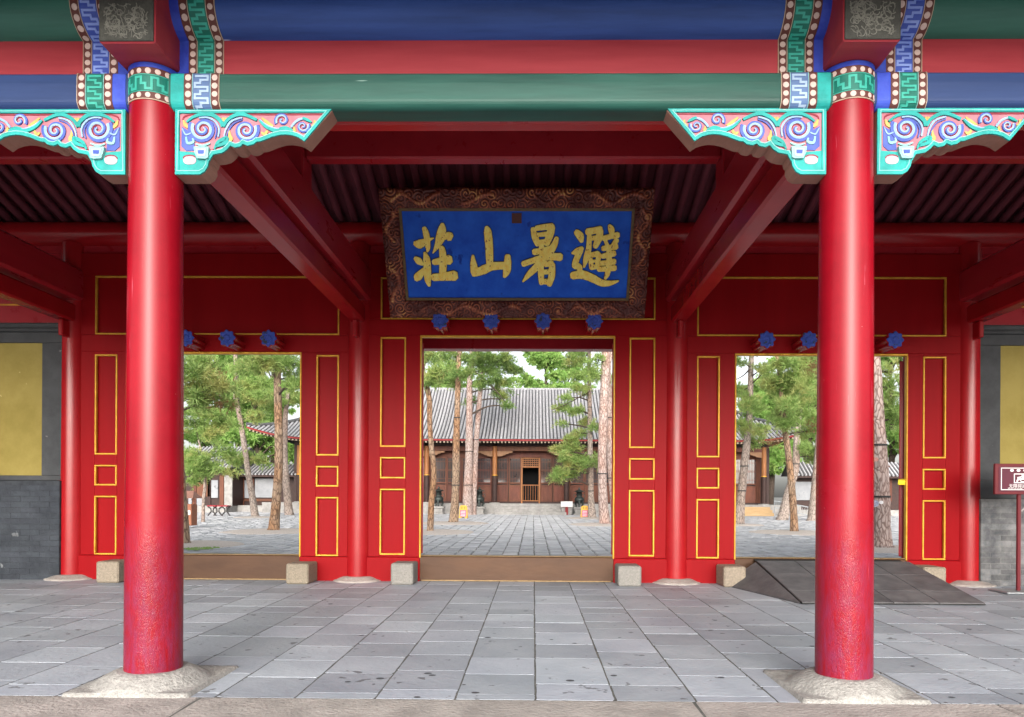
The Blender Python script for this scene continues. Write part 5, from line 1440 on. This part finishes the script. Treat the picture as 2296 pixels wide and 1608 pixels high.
# bench
pA, pB = court(468, 1156.5), court(524, 1155.5)
o = empty('bench', ((pA.x + pB.x) / 2, pA.y, court_z(pA.y)), label='backless bench with red seat slabs and black curled iron legs', cat='bench')
xm = (pA.x + pB.x) / 2; z = court_z(pA.y)
for a, b in ((pA.x, xm - .02), (xm + .02, pB.x + .1)):
    MB().box(a, b, pA.y - .2, pA.y + .2, z + .43, z + .49, .01).build('seat', REDF, o)
for x in (pA.x + .15, xm, pB.x - .05):
    q = MB()
    for s in (-1, 1): q.tube([(x + s * .20, pA.y, z + .43), (x + s * .06, pA.y, z + .33), (x + s * .04, pA.y, z + .2), (x + s * .16, pA.y, z + .05), (x + s * .19, pA.y, z + .0)], .035, 6)
    q.build('leg', STEELD, o)
# litter bin with a little roof
p = court(424, 1184); z = court_z(p.y)
o = empty('litter_bin', (p.x, p.y, z), label='brown wooden litter bin with a small tiled roof by the left column', cat='bin')
MB().box(p.x - .3, p.x + .16, p.y - .2, p.y + .2, z + .08, z + .75, .015).build('body', BUSHB, o)
MB().add([(p.x - .42, p.y - .34, z + .93), (p.x + .28, p.y - .34, z + .93), (p.x + .28, p.y + .34, z + .93), (p.x - .42, p.y + .34, z + .93), (p.x - .42, p.y, z + 1.16), (p.x + .14, p.y, z + 1.16)], [(0, 1, 5, 4), (2, 3, 4, 5), (1, 2, 5), (3, 0, 4), (3, 2, 1, 0)]).build('roof', TIMBER, o)
for dx in (-.27, .13): MB().box(p.x + dx - .02, p.x + dx + .02, p.y - .02, p.y + .02, z + .75, z + .935).build('post', BUSHB, o)
MB().box(p.x + .04, p.x + .13, p.y - .21, p.y - .201, z + .42, z + .56).build('paper_tag', WHITE, o)
# timber steps, right
pl_ = court(1655, 1160); yS = 32.4
x0, x1 = at(1660, 1150, yS).x, at(1737, 1150, yS).x; zc = court_z(yS)
o = empty('timber_steps', ((x0 + x1) / 2, yS, zc), label='tan timber steps up to the hall platform behind the right doorway', cat='steps')
for i in range(3):
    MB().box(x0 + .0, x1 - .02 * i, yS + .30 * i, yS + .30 * i + .305, zc + .004, zc + .155 * (i + 1), .012).build('step', TAN, o)
# steel rail, right
yR = 31.8
o = empty('handrail', (at(1780, 1140, yR).x, yR, court_z(yR)), label='grey steel handrail sloping down beside the timber steps', cat='railing')
a, b = at(*C7(345, 1090), yR), at(*C7(590, 1135), yR); a2, b2 = at(*C7(345, 1135), yR), at(*C7(575, 1190), yR)
MB().tube([a, b], .03, 6).build('top_rail', STEEL, o); MB().tube([a2, b2], .025, 6).build('bottom_rail', STEEL, o)
for i in range(17):
    t = i / 16; MB().tube([a.lerp(b, t), a2.lerp(b2, t)], .010, 4).build('baluster', STEEL, o)
for t in (0, .5, 1): MB().tube([a.lerp(b, t), (a.lerp(b, t).x, yR, court_z(yR))], .022, 6).build('post', STEEL, o)
# small person in white and pink on the platform
def person():
    base = at(*C7(297, 1118), 55.0); h = 1.22; base.z = court_z(55.0)
    me = bpy.data.meshes.new('body')
    J = [(0, 0, .52, .10), (0, 0, .64, .095), (0, 0, .76, .105), (0, 0, .83, .05), (0, 0, .87, .045), (0, -.01, .93, .066), (0, -.01, .985, .05),
         (.055, 0, .50, .062), (.06, -.01, .28, .045), (.06, .0, .045, .030), (.06, -.06, .02, .028),
         (-.055, 0, .50, .062), (-.06, .02, .28, .045), (-.06, .03, .045, .030), (-.06, -.03, .02, .028),
         (.12, 0, .79, .04), (.155, -.02, .64, .032), (.14, -.08, .52, .026), (.135, -.10, .47, .022), (-.12, 0, .79, .04), (-.155, -.01, .64, .032), (-.15, -.05, .51, .026), (-.15, -.06, .46, .022)]
    E_ = [(0, 1), (1, 2), (2, 3), (3, 4), (4, 5), (5, 6), (0, 7), (7, 8), (8, 9), (9, 10), (0, 11), (11, 12), (12, 13), (13, 14), (2, 15), (15, 16), (16, 17), (17, 18), (2, 19), (19, 20), (20, 21), (21, 22)]
    me.from_pydata([(x * h, y * h, z * h) for x, y, z, r in J], E_, [])
    SK = mat('person_white_clothes', (0.70, 0.66, 0.68), (0.78, 0.74, 0.76), 6, rough=0.8); me.materials.append(SK)
    o = empty('person', base, label='small figure in white with a pink top standing on the hall platform', cat='person')
    q = bpy.data.objects.new('body', me); COL.objects.link(q); q.parent = o
    md = q.modifiers.new('skin', 'SKIN')
    for i, (x, y, z, r) in enumerate(J):
        me.skin_vertices[0].data[i].radius = (r * h, r * h)
    me.skin_vertices[0].data[0].use_root = True
    q.modifiers.new('sub', 'SUBSURF').levels = 1; q.modifiers['sub'].render_levels = 2
    t = MB().lathe(0, 0, [(r2 * h / 1.5, z2 * h / 1.5) for r2, z2 in [(.168, .74), (.175, .86), (.165, .98), (.172, 1.12), (.12, 1.24), (.08, 1.26)]], 14)
    c = bpy.data.objects.new('pink_top', t.mesh('pink_top', mat('pink_cloth', (0.50, 0.16, 0.42), (0.58, 0.22, 0.48), 9, rough=0.8))); COL.objects.link(c); c.parent = o
    hr = MB().lathe(0, .015, [(r2 * h / 1.5, z2 * h / 1.5) for r2, z2 in [(.075, 1.31), (.108, 1.38), (.108, 1.45), (.075, 1.52), (.02, 1.545)]], 12)
    c = bpy.data.objects.new('hair', hr.mesh('hair', HDARK)); COL.objects.link(c); c.parent = o
person()

# ================================================================== pines
def tufts(pads, per, nl, nw, nn=7, dens=1.0):
    """pads: (centre, rx, ry, rz). Returns vertices of needle triangles."""
    out = []
    for c_, rx, ry, rz2 in pads:
        n = max(12, int(per * dens * (rx * ry + rx * rz2 + ry * rz2) / 3 * 4))
        d = rng.normal(size=(n, 3)); d /= np.linalg.norm(d, axis=1)[:, None]
        r = rng.random(n) ** .42
        P = np.array(c_) + d * r[:, None] * np.array((rx, ry, rz2))
        # twig-like clumping
        kc = max(4, n // 26); cl = P[rng.integers(0, n, kc)]
        idx = rng.integers(0, kc, n); P = np.where(rng.random(n)[:, None] < .72, cl[idx] + rng.normal(size=(n, 3)) * np.array((.115, .115, .075)), P)
        up_ = np.array((0, 0, .55)) + (P - np.array(c_)) / np.array((rx, ry, rz2)) * .6
        dirs = rng.normal(size=(n, nn, 3)); dirs /= np.linalg.norm(dirs, axis=2)[:, :, None]
        dirs = dirs + up_[:, None, :]; dirs /= np.linalg.norm(dirs, axis=2)[:, :, None]
        L = nl * rng.uniform(.7, 1.25, size=(n, nn, 1)); side = np.cross(dirs, rng.normal(size=(n, nn, 3))); side /= np.linalg.norm(side, axis=2)[:, :, None] + 1e-9
        a = P[:, None, :] + side * nw / 2; b = P[:, None, :] - side * nw / 2; c2 = P[:, None, :] + dirs * L
        out.append(np.stack([a, b, c2], axis=2).reshape(-1, 3))
    return np.concatenate(out) if out else np.zeros((0, 3))
def tri_mesh(name, V, m, parent, off, kind=None):
    me = bpy.data.meshes.new(name); n = len(V); V = (V - np.array(off)).astype(np.float32)
    me.vertices.add(n); me.vertices.foreach_set('co', V.ravel()); me.loops.add(n); me.loops.foreach_set('vertex_index', np.arange(n, dtype=np.int32))
    me.polygons.add(n // 3); me.polygons.foreach_set('loop_start', np.arange(0, n, 3, dtype=np.int32)); me.polygons.foreach_set('loop_total', np.full(n // 3, 3, dtype=np.int32))
    me.materials.append(m); me.update(calc_edges=True); o = bpy.data.objects.new(name, me); COL.objects.link(o); o.parent = parent; return o
def smooth_path(P, k=4):
    out = []
    for i in range(len(P) - 1):
        p0, p1, p2, p3 = P[max(0, i - 1)], P[i], P[i + 1], P[min(len(P) - 1, i + 2)]
        for j in range(k):
            t = j / k
            out.append([.5 * (2 * p1[a] + (p2[a] - p0[a]) * t + (2 * p0[a] - 5 * p1[a] + 4 * p2[a] - p3[a]) * t * t + (3 * p1[a] - p0[a] - 3 * p2[a] + p3[a]) * t ** 3) for a in range(len(p1))])
    out.append(list(P[-1])); return out
BANDS = []
def pine(label, conv, trunk, pads, bk, needle=NEEDLE, pitr=0, Y=None, extra=True, nl=.13, dens=1.0, bands=(), branches=(), dry=()):
    """trunk: (x, y, width) in picture units, base first; pads: (x, y, rx, ry[, depth]) in the same units"""
    sc = conv(1, 0)[0] - conv(0, 0)[0]
    b = conv(*trunk[0][:2]); base = court(*b)
    Yt = base.y if Y is None else Y
    mp = (Yt + 4.02) / FP * sc                     # metres per unit
    P = []
    for i, (x, y, w_) in enumerate(trunk):
        q = at(*conv(x, y), Yt)
        if i == 0: q.z = court_z(Yt) - .05
        P.append((q.x, q.y, q.z, w_ * mp / 2))
    root = empty('pine_tree', (P[0][0], Yt, court_z(Yt)), label=label, cat='tree', group='pine trees in the courtyard')
    if extra:
        x, y, z, r = P[-1]
        for k in range(3): P.append((x + random.uniform(-.15, .15) * (k + 1), y, z + 1.2 * (k + 1), r * (.85 - .22 * k)))
    S_ = smooth_path(P, 5)
    f0 = S_[0]; S_.insert(1, [f0[0], f0[1], f0[2] + .12, f0[3] * 1.02]); S_[0][3] *= 1.22
    MB().tube([p[:3] for p in S_], [max(.02, p[3]) for p in S_], 14, wob=.07).build('trunk', bk, root)
    pd = []; bm2 = MB()
    for q in pads:
        x, y, rx, ry = q[:4]; dp = q[4] if len(q) > 4 else random.uniform(-.7, .7)
        c_ = at(*conv(x, y), Yt + dp)
        pd.append((c_, rx * mp, max(rx * mp * .8, .25), ry * mp))
        for k in range(1):
            e = c_ + Vector((random.uniform(-1.25, 1.25) * rx * mp, random.uniform(-.9, .9), random.uniform(-1.3, 1.5) * ry * mp))
            pd.append((e, rx * mp * .42, rx * mp * .42, ry * mp * .6))
        # a bough from the trunk
        j = min(range(len(S_)), key=lambda i: abs(S_[i][2] - (c_.z - .25 * abs(c_.x - S_[i][0]) * .6)) + (0 if S_[i][2] > 1.2 else 5))
        s0 = Vector(S_[j][:3]); L = (c_ - s0).length
        r0 = min(S_[j][3] * .4, .018 + .02 * L)
        md = s0.lerp(c_, .5) + Vector((0, 0, random.uniform(.0, .14) * L))
        SP = smooth_path([(*s0, r0), (*md, r0 * .7), (*c_, r0 * .4)], 4); bm2.tube([p[:3] for p in SP], [p[3] for p in SP], 5)
        for k in range(int(3 + rx * mp * 4)):
            e = c_ + Vector((random.uniform(-.85, .85) * rx * mp, random.uniform(-.6, .6) * rx * mp, random.uniform(-.3, .6) * ry * mp))
            bm2.tube([md.lerp(c_, .6), md.lerp(c_, .8).lerp(e, .5) + Vector((0, 0, -.03)), e], [r0 * .4, r0 * .28, r0 * .15], 4)
    for br_ in branches:
        SP = smooth_path([(*at(*conv(x, y), Yt + d_), w_ * mp / 2) for x, y, w_, d_ in br_], 4); bm2.tube([p[:3] for p in SP], [p[3] for p in SP], 6, wob=.1)
    if extra and pads:
        tx, ty, tz, tr = P[-2]
        for k in range(7):
            pd.append((Vector((tx + random.uniform(-1.6, 1.6), ty + random.uniform(-1.2, 1.2), tz + random.uniform(.4, 2.2))), .8, .7, .3))
    if bm2.v: bm2.build('boughs', BRANCH, root)
    if pd: tri_mesh('crown', tufts(pd, 360, nl * 1.4, .024, 8, dens), needle, root, (P[0][0], Yt, court_z(Yt)))
    if dry:
        pdd = [(at(*conv(x, y), Yt - .3), rx * mp, rx * mp * .7, ry * mp) for x, y, rx, ry in dry]
        tri_mesh('dry_needles', tufts(pdd, 300, nl, .014, 7, 1), DRY, root, (P[0][0], Yt, court_z(Yt)))
    for y in bands:       # wire bands round the trunk
        zt = at(*conv(0, y), Yt).z
        j = min(range(len(S_)), key=lambda i: abs(S_[i][2] - zt)); p = S_[j]
        m = MB(); n = 16; vs = []
        for k in range(n):
            a = 2 * math.pi * k / n
            for rr2, dz2 in ((p[3] * 1.09, -.02), (p[3] * 1.09, .02)): vs.append((p[0] + rr2 * math.cos(a), p[1] + rr2 * math.sin(a), p[2] + dz2))
        m.add(vs, [(2 * k, 2 * ((k + 1) % n), 2 * ((k + 1) % n) + 1, 2 * k + 1) for k in range(n)]).build('wire_band', STEELD, root)
    if pitr: pit(Vector((P[0][0], Yt, 0)), pitr)
    return root, S_, mp
# middle doorway
pine('crooked orange pine trunk leaning at the left edge of the middle doorway', C5, [(155, 1672, 62), (168, 1400, 54), (190, 1150, 50), (166, 900, 46), (152, 700, 46), (148, 480, 48), (108, 300, 44), (92, 180, 40), (150, 40, 36)],
     [(130, 90, 90, 40), (230, 250, 110, 45), (170, 330, 90, 35)], BARKO, pitr=1.25)
pine('straight mottled pine trunk with a wire band, second from the left in the middle doorway', C5, [(362, 1592, 92), (378, 1400, 72), (385, 1150, 68), (388, 900, 64), (396, 650, 54), (402, 420, 52), (408, 220, 48)],
     [(250, 110, 120, 50), (420, 130, 110, 50), (340, 330, 100, 40), (480, 260, 90, 40)], BARKO, NEEDLED, pitr=1.3, bands=(640, 1230))
pine('pinkish pine trunk with a red mark, third from the left in the middle doorway', C5, [(492, 1520, 96), (492, 1300, 84), (502, 1050, 72), (505, 800, 66), (507, 520, 56), (510, 300, 50)],
     [(560, 160, 120, 50), (690, 230, 130, 55), (640, 330, 90, 45), (740, 390, 70, 45), (800, 480, 60, 45), (850, 545, 45, 30), (520, 500, 50, 30)], BARKP, NEEDLED, bands=(935, 1265), Y=32.4,
     branches=[[(515, 220, 18, 0), (600, 270, 16, -.2), (680, 340, 12, -.4), (780, 450, 9, -.5), (850, 540, 5, -.5)]])
pine('slim pink pine trunk leaning right against its neighbour in the middle doorway', C5, [(540, 1515, 58), (548, 1250, 56), (562, 950, 50), (580, 700, 46), (602, 430, 42), (622, 250, 36)],
     [(660, 110, 120, 50), (820, 150, 130, 50), (900, 230, 90, 45), (780, 330, 80, 35)], BARKP, NEEDLED, bands=(868,), Y=32.6)
pine('slender grey pine trunk left of the stout pair in the middle doorway', C5, [(1602, 1548, 82), (1592, 1350, 52), (1588, 1100, 50), (1582, 800, 44), (1580, 500, 38), (1576, 250, 36), (1575, 60, 34)],
     [(1400, 870, 80, 50), (1300, 940, 70, 35), (1440, 940, 70, 45), (1400, 1040, 80, 40), (1480, 1080, 70, 40), (1330, 1120, 70, 45), (1420, 1150, 70, 35), (1300, 1190, 50, 30), (1560, 1030, 60, 40), (1480, 790, 70, 35),
      (1540, 700, 60, 40), (1440, 590, 90, 30), (1300, 560, 60, 22), (1380, 480, 60, 22), (1490, 400, 80, 40), (1440, 130, 110, 45), (1330, 700, 40, 18), (1640, 740, 40, 40), (1640, 1060, 30, 40), (1520, 280, 90, 40)],
     BARKG, bands=(545, 950, 1280), pitr=1.2, branches=[[(1580, 420, 14, 0), (1480, 470, 10, -.3), (1350, 540, 7, -.5), (1240, 580, 4, -.6)], [(1582, 60, 14, 0), (1500, 140, 10, -.2), (1390, 180, 6, -.4)]], dry=[(1400, 150, 60, 18)])
pine('stout pink barked pine with a wire band at the right of the middle doorway', C5, [(1715, 1605, 108), (1700, 1400, 84), (1692, 1150, 78), (1694, 900, 78), (1704, 600, 80), (1716, 350, 84), (1722, 120, 74), (1724, 30, 70)],
     [(1640, 130, 60, 40), (1600, 260, 60, 40)], BARKP, bands=(1128,), pitr=1.3)
pine('reddish pine trunk cut by the right gilt edge of the middle doorway', C5, [(1812, 1560, 66), (1790, 1350, 62), (1772, 1150, 60), (1764, 950, 66), (1758, 700, 62), (1756, 450, 56)],
     [(1780, 420, 60, 40), (1700, 300, 60, 30)], BARKP, bands=(640, 1165), Y=24.5)
# left doorway
pine('pine trunk beside the left front column at the edge of the left doorway', C6, [(22, 1568, 80), (10, 1350, 66), (-5, 1100, 58), (-20, 850, 52), (-30, 600, 48)],
     [(80, 330, 150, 60), (60, 200, 120, 55), (200, 160, 150, 60), (150, 420, 120, 55), (280, 330, 110, 45), (330, 470, 70, 40)], BARKO, pitr=1.15, dry=[(310, 470, 70, 40), (150, 200, 60, 25), (330, 270, 40, 30)])
pine('thin young pine with low layered foliage in the left doorway', C6, [(160, 1386, 28), (165, 1200, 24), (176, 1100, 24), (160, 900, 20), (125, 745, 14)],
     [(90, 640, 110, 60), (60, 520, 80, 45), (200, 560, 130, 55), (240, 680, 110, 50), (70, 860, 90, 50), (170, 900, 120, 55), (130, 990, 110, 45), (250, 960, 70, 40), (110, 1070, 70, 28), (310, 840, 80, 45), (380, 1000, 60, 18), (40, 960, 50, 40), (330, 620, 80, 50)], BARKG, NEEDLE, extra=False, dry=[(330, 1000, 40, 12)])
pine('grey pine trunk leaning left in front of the white wall panel', C6, [(570, 1352, 62), (548, 1200, 50), (522, 1050, 46), (492, 850, 44), (455, 600, 40), (418, 400, 38), (420, 220, 34)],
     [(480, 180, 120, 55), (560, 420, 110, 45), (600, 300, 100, 40), (440, 330, 70, 40), (560, 560, 90, 40), (520, 880, 70, 45), (600, 900, 60, 35), (430, 900, 60, 40)], BARKG, pitr=.9,
     branches=[[(425, 340, 14, 0), (520, 310, 12, -.2), (600, 285, 10, -.3), (660, 262, 8, -.4)], [(600, 290, 9, -.3), (650, 320, 8, -.4), (610, 400, 6, -.4)]])
pine('stout orange barked pine standing in gravel in the left doorway', C6, [(712, 1462, 92), (728, 1300, 74), (745, 1100, 68), (755, 900, 66), (752, 650, 62), (746, 400, 58), (745, 230, 54)],
     [(640, 140, 140, 55), (820, 150, 130, 60), (880, 260, 80, 40), (560, 120, 110, 50), (860, 330, 80, 40)], BARKO, pitr=1.4)
pine('grey pine trunk behind the stout orange pine, before the hall corner', C6, [(836, 1328, 70), (818, 1150, 58), (802, 950, 52), (798, 780, 48), (806, 560, 40), (820, 420, 32)],
     [(860, 420, 80, 45), (700, 480, 90, 45), (640, 380, 80, 40)], BARKG, Y=30.5)
# right doorway
pine('grey banded pine trunk at the left of the right doorway', C7, [(92, 1258, 86), (105, 1120, 60), (122, 950, 56), (140, 780, 54), (158, 620, 46), (172, 420, 42), (182, 100, 36)],
     [(110, 330, 90, 40), (180, 430, 90, 45), (130, 560, 80, 40), (240, 600, 70, 45), (210, 690, 60, 30), (90, 120, 60, 40), (260, 170, 80, 30)], BARKG, bands=(830, 1025), pitr=.9,
     branches=[[(178, 160, 12, 0), (130, 210, 8, -.2), (80, 240, 5, -.3)], [(176, 280, 10, 0), (240, 220, 8, -.3), (290, 170, 5, -.4)]])
pine('slim orange pine trunk standing in gravel in the right doorway', C7, [(482, 1312, 60), (478, 1180, 50), (468, 1040, 48), (450, 850, 46), (432, 700, 44), (414, 580, 40), (402, 450, 34)],
     [(330, 280, 90, 38), (440, 240, 110, 42), (400, 350, 90, 36), (520, 270, 100, 45), (470, 420, 110, 42), (380, 480, 80, 36), (560, 390, 90, 45), (560, 500, 90, 42), (460, 540, 90, 36), (590, 600, 80, 40), (370, 140, 90, 38), (480, 130, 110, 45)],
     BARKO, NEEDLE, pitr=1.3, dry=[(580, 150, 70, 50), (350, 670, 50, 40), (590, 560, 50, 25)])
pine('leaning forked pine trunk behind the slim orange one in the right doorway', C7, [(398, 1202, 82), (425, 1100, 62), (450, 1000, 54), (488, 880, 50), (496, 760, 50), (502, 640, 46), (515, 500, 38)],
     [(560, 720, 60, 50), (600, 780, 50, 45), (540, 330, 80, 40)], BARKG, bands=(835,), Y=27.6)
pine('dark pine trunk half hidden by the right front column', C7, [(608, 1218, 74), (620, 1100, 62), (632, 960, 56), (645, 800, 50)], [(620, 250, 90, 50)], BARKG, Y=27.0)
r_, S_, mp_ = pine('massive flaky barked pine right of the right front column', C7, [(1085, 1425, 172), (1085, 1300, 132), (1084, 1100, 124), (1078, 900, 116), (1070, 700, 104), (1060, 450, 88), (1050, 200, 78), (1045, 80, 72)],
     [(1140, 190, 70, 45), (1160, 300, 60, 45), (1130, 420, 60, 50), (1165, 520, 50, 40)], BARKP, bands=(685, 1045), pitr=1.1)
Yt = S_[0][1]
for (x, y, rx, ry, mt, nm) in ((1043, 1108, 30, 24, TAGBLUE, 'oval_tag'), (1089, 1100, 14, 12, WHITE, 'paper_tag'), (1048, 800, 22, 15, TAGRED, 'red_lettering_patch')):
    c_ = at(*C7(x, y), Yt - .30); k_ = (c_.y + 4.02) / FP * .32078
    f = (lambda cc: (lambda u, v, h: (cc.x + u, cc.y - h + .9 * (u) ** 2, cc.z + v)))(c_)
    MB().prism([(rx * k_ * math.cos(t), ry * k_ * math.sin(t)) for t in [2 * math.pi * i / 14 for i in range(14)]], f, 0, .012).build(nm, mt, r_)

# ---- broadleaf trees beyond the hall and galleries
def leaf_tree(label, cx, cy, top, width, n=46, mt=LEAF, dens=1.0):
    z0 = court_z(cy); root = empty('broadleaf_tree', (cx, cy, z0), label=label, cat='tree', group='green trees beyond the hall')
    MB().tube([(cx, cy, z0), (cx + .2, cy, z0 + top * .35), (cx, cy, z0 + top * .8)], [.28, .22, .08], 8).build('trunk', BRANCH, root)
    pads = []
    for k in range(n):
        a = random.uniform(0, 6.28); v = random.random(); r = width * math.sqrt(random.random()) * (1 - .75 * max(0, v - .35))
        pads.append((Vector((cx + math.cos(a) * r, cy + math.sin(a) * r * .7, z0 + top * (.28 + .72 * v))), random.uniform(.6, 1.15), .7, random.uniform(.35, .6)))
    bm3 = MB()
    for c_, *_ in pads[::3]: bm3.tube([(cx, cy, max(z0 + 1, c_.z - 1.4)), tuple(Vector((cx, cy, c_.z - .6)).lerp(c_, .5)), tuple(c_)], [.08, .05, .02], 4)
    bm3.build('boughs', BRANCH, root)
    tri_mesh('crown', tufts(pads, 90, .26, .11, 6, dens), mt, root, (cx, cy, z0))
far = [(940, 270, 50, 'bushy bright green tree above the hall roof, left of centre', 2.9, 9.4), (1185, 90, 52, 'tall bright green tree above the hall roof, right of centre', 2.4, 14.5), (1360, 230, 56, 'green tree above the hall roof behind the slender pine', 3.2, 13),
       (420, 300, 54, 'green tree behind the paired pine trunks', 3.0, 11.5), (200, 330, 57, 'green tree behind the leftmost middle pine', 3.4, 11.5)]
for x, y, Yd, lb, wd, tp in far:
    q = at(*C5(x, y), Yd); leaf_tree(lb, q.x, Yd, tp, wd)
for x, Yd, lb, wd, tp in ((-27, 42, 'green tree over the left courtyard wall', 4.2, 12), (-36, 46, 'tall green tree at the far left courtyard wall', 4.6, 14), (29, 43, 'green tree over the right courtyard wall', 4.2, 12)): leaf_tree(lb, x, Yd, tp, wd)
for conv, x, Yd, lb, wd, tp in ((C6, 560, 44, 'light green tree between the gallery and the hall corner', 3.0, 9.5), (C6, 700, 52, 'tall green tree behind the hall corner', 3.6, 15), (C6, 250, 48, 'green tree behind the side house roof', 4.2, 15), (C6, 420, 58, 'tall green tree behind the low gallery', 4.0, 18),
                                (C7, 310, 46, 'green tree seen past the hall end in the right doorway', 2.2, 9), (C7, 580, 46, 'green tree above the right gallery roof', 3.0, 10), (C7, 1150, 50, 'green tree behind the massive pine', 3.4, 14), (C7, 480, 58, 'tall green tree far behind the right gallery', 4.0, 14)):
    q = at(*conv(x, 500), Yd); leaf_tree(lb, q.x, Yd, tp, wd)
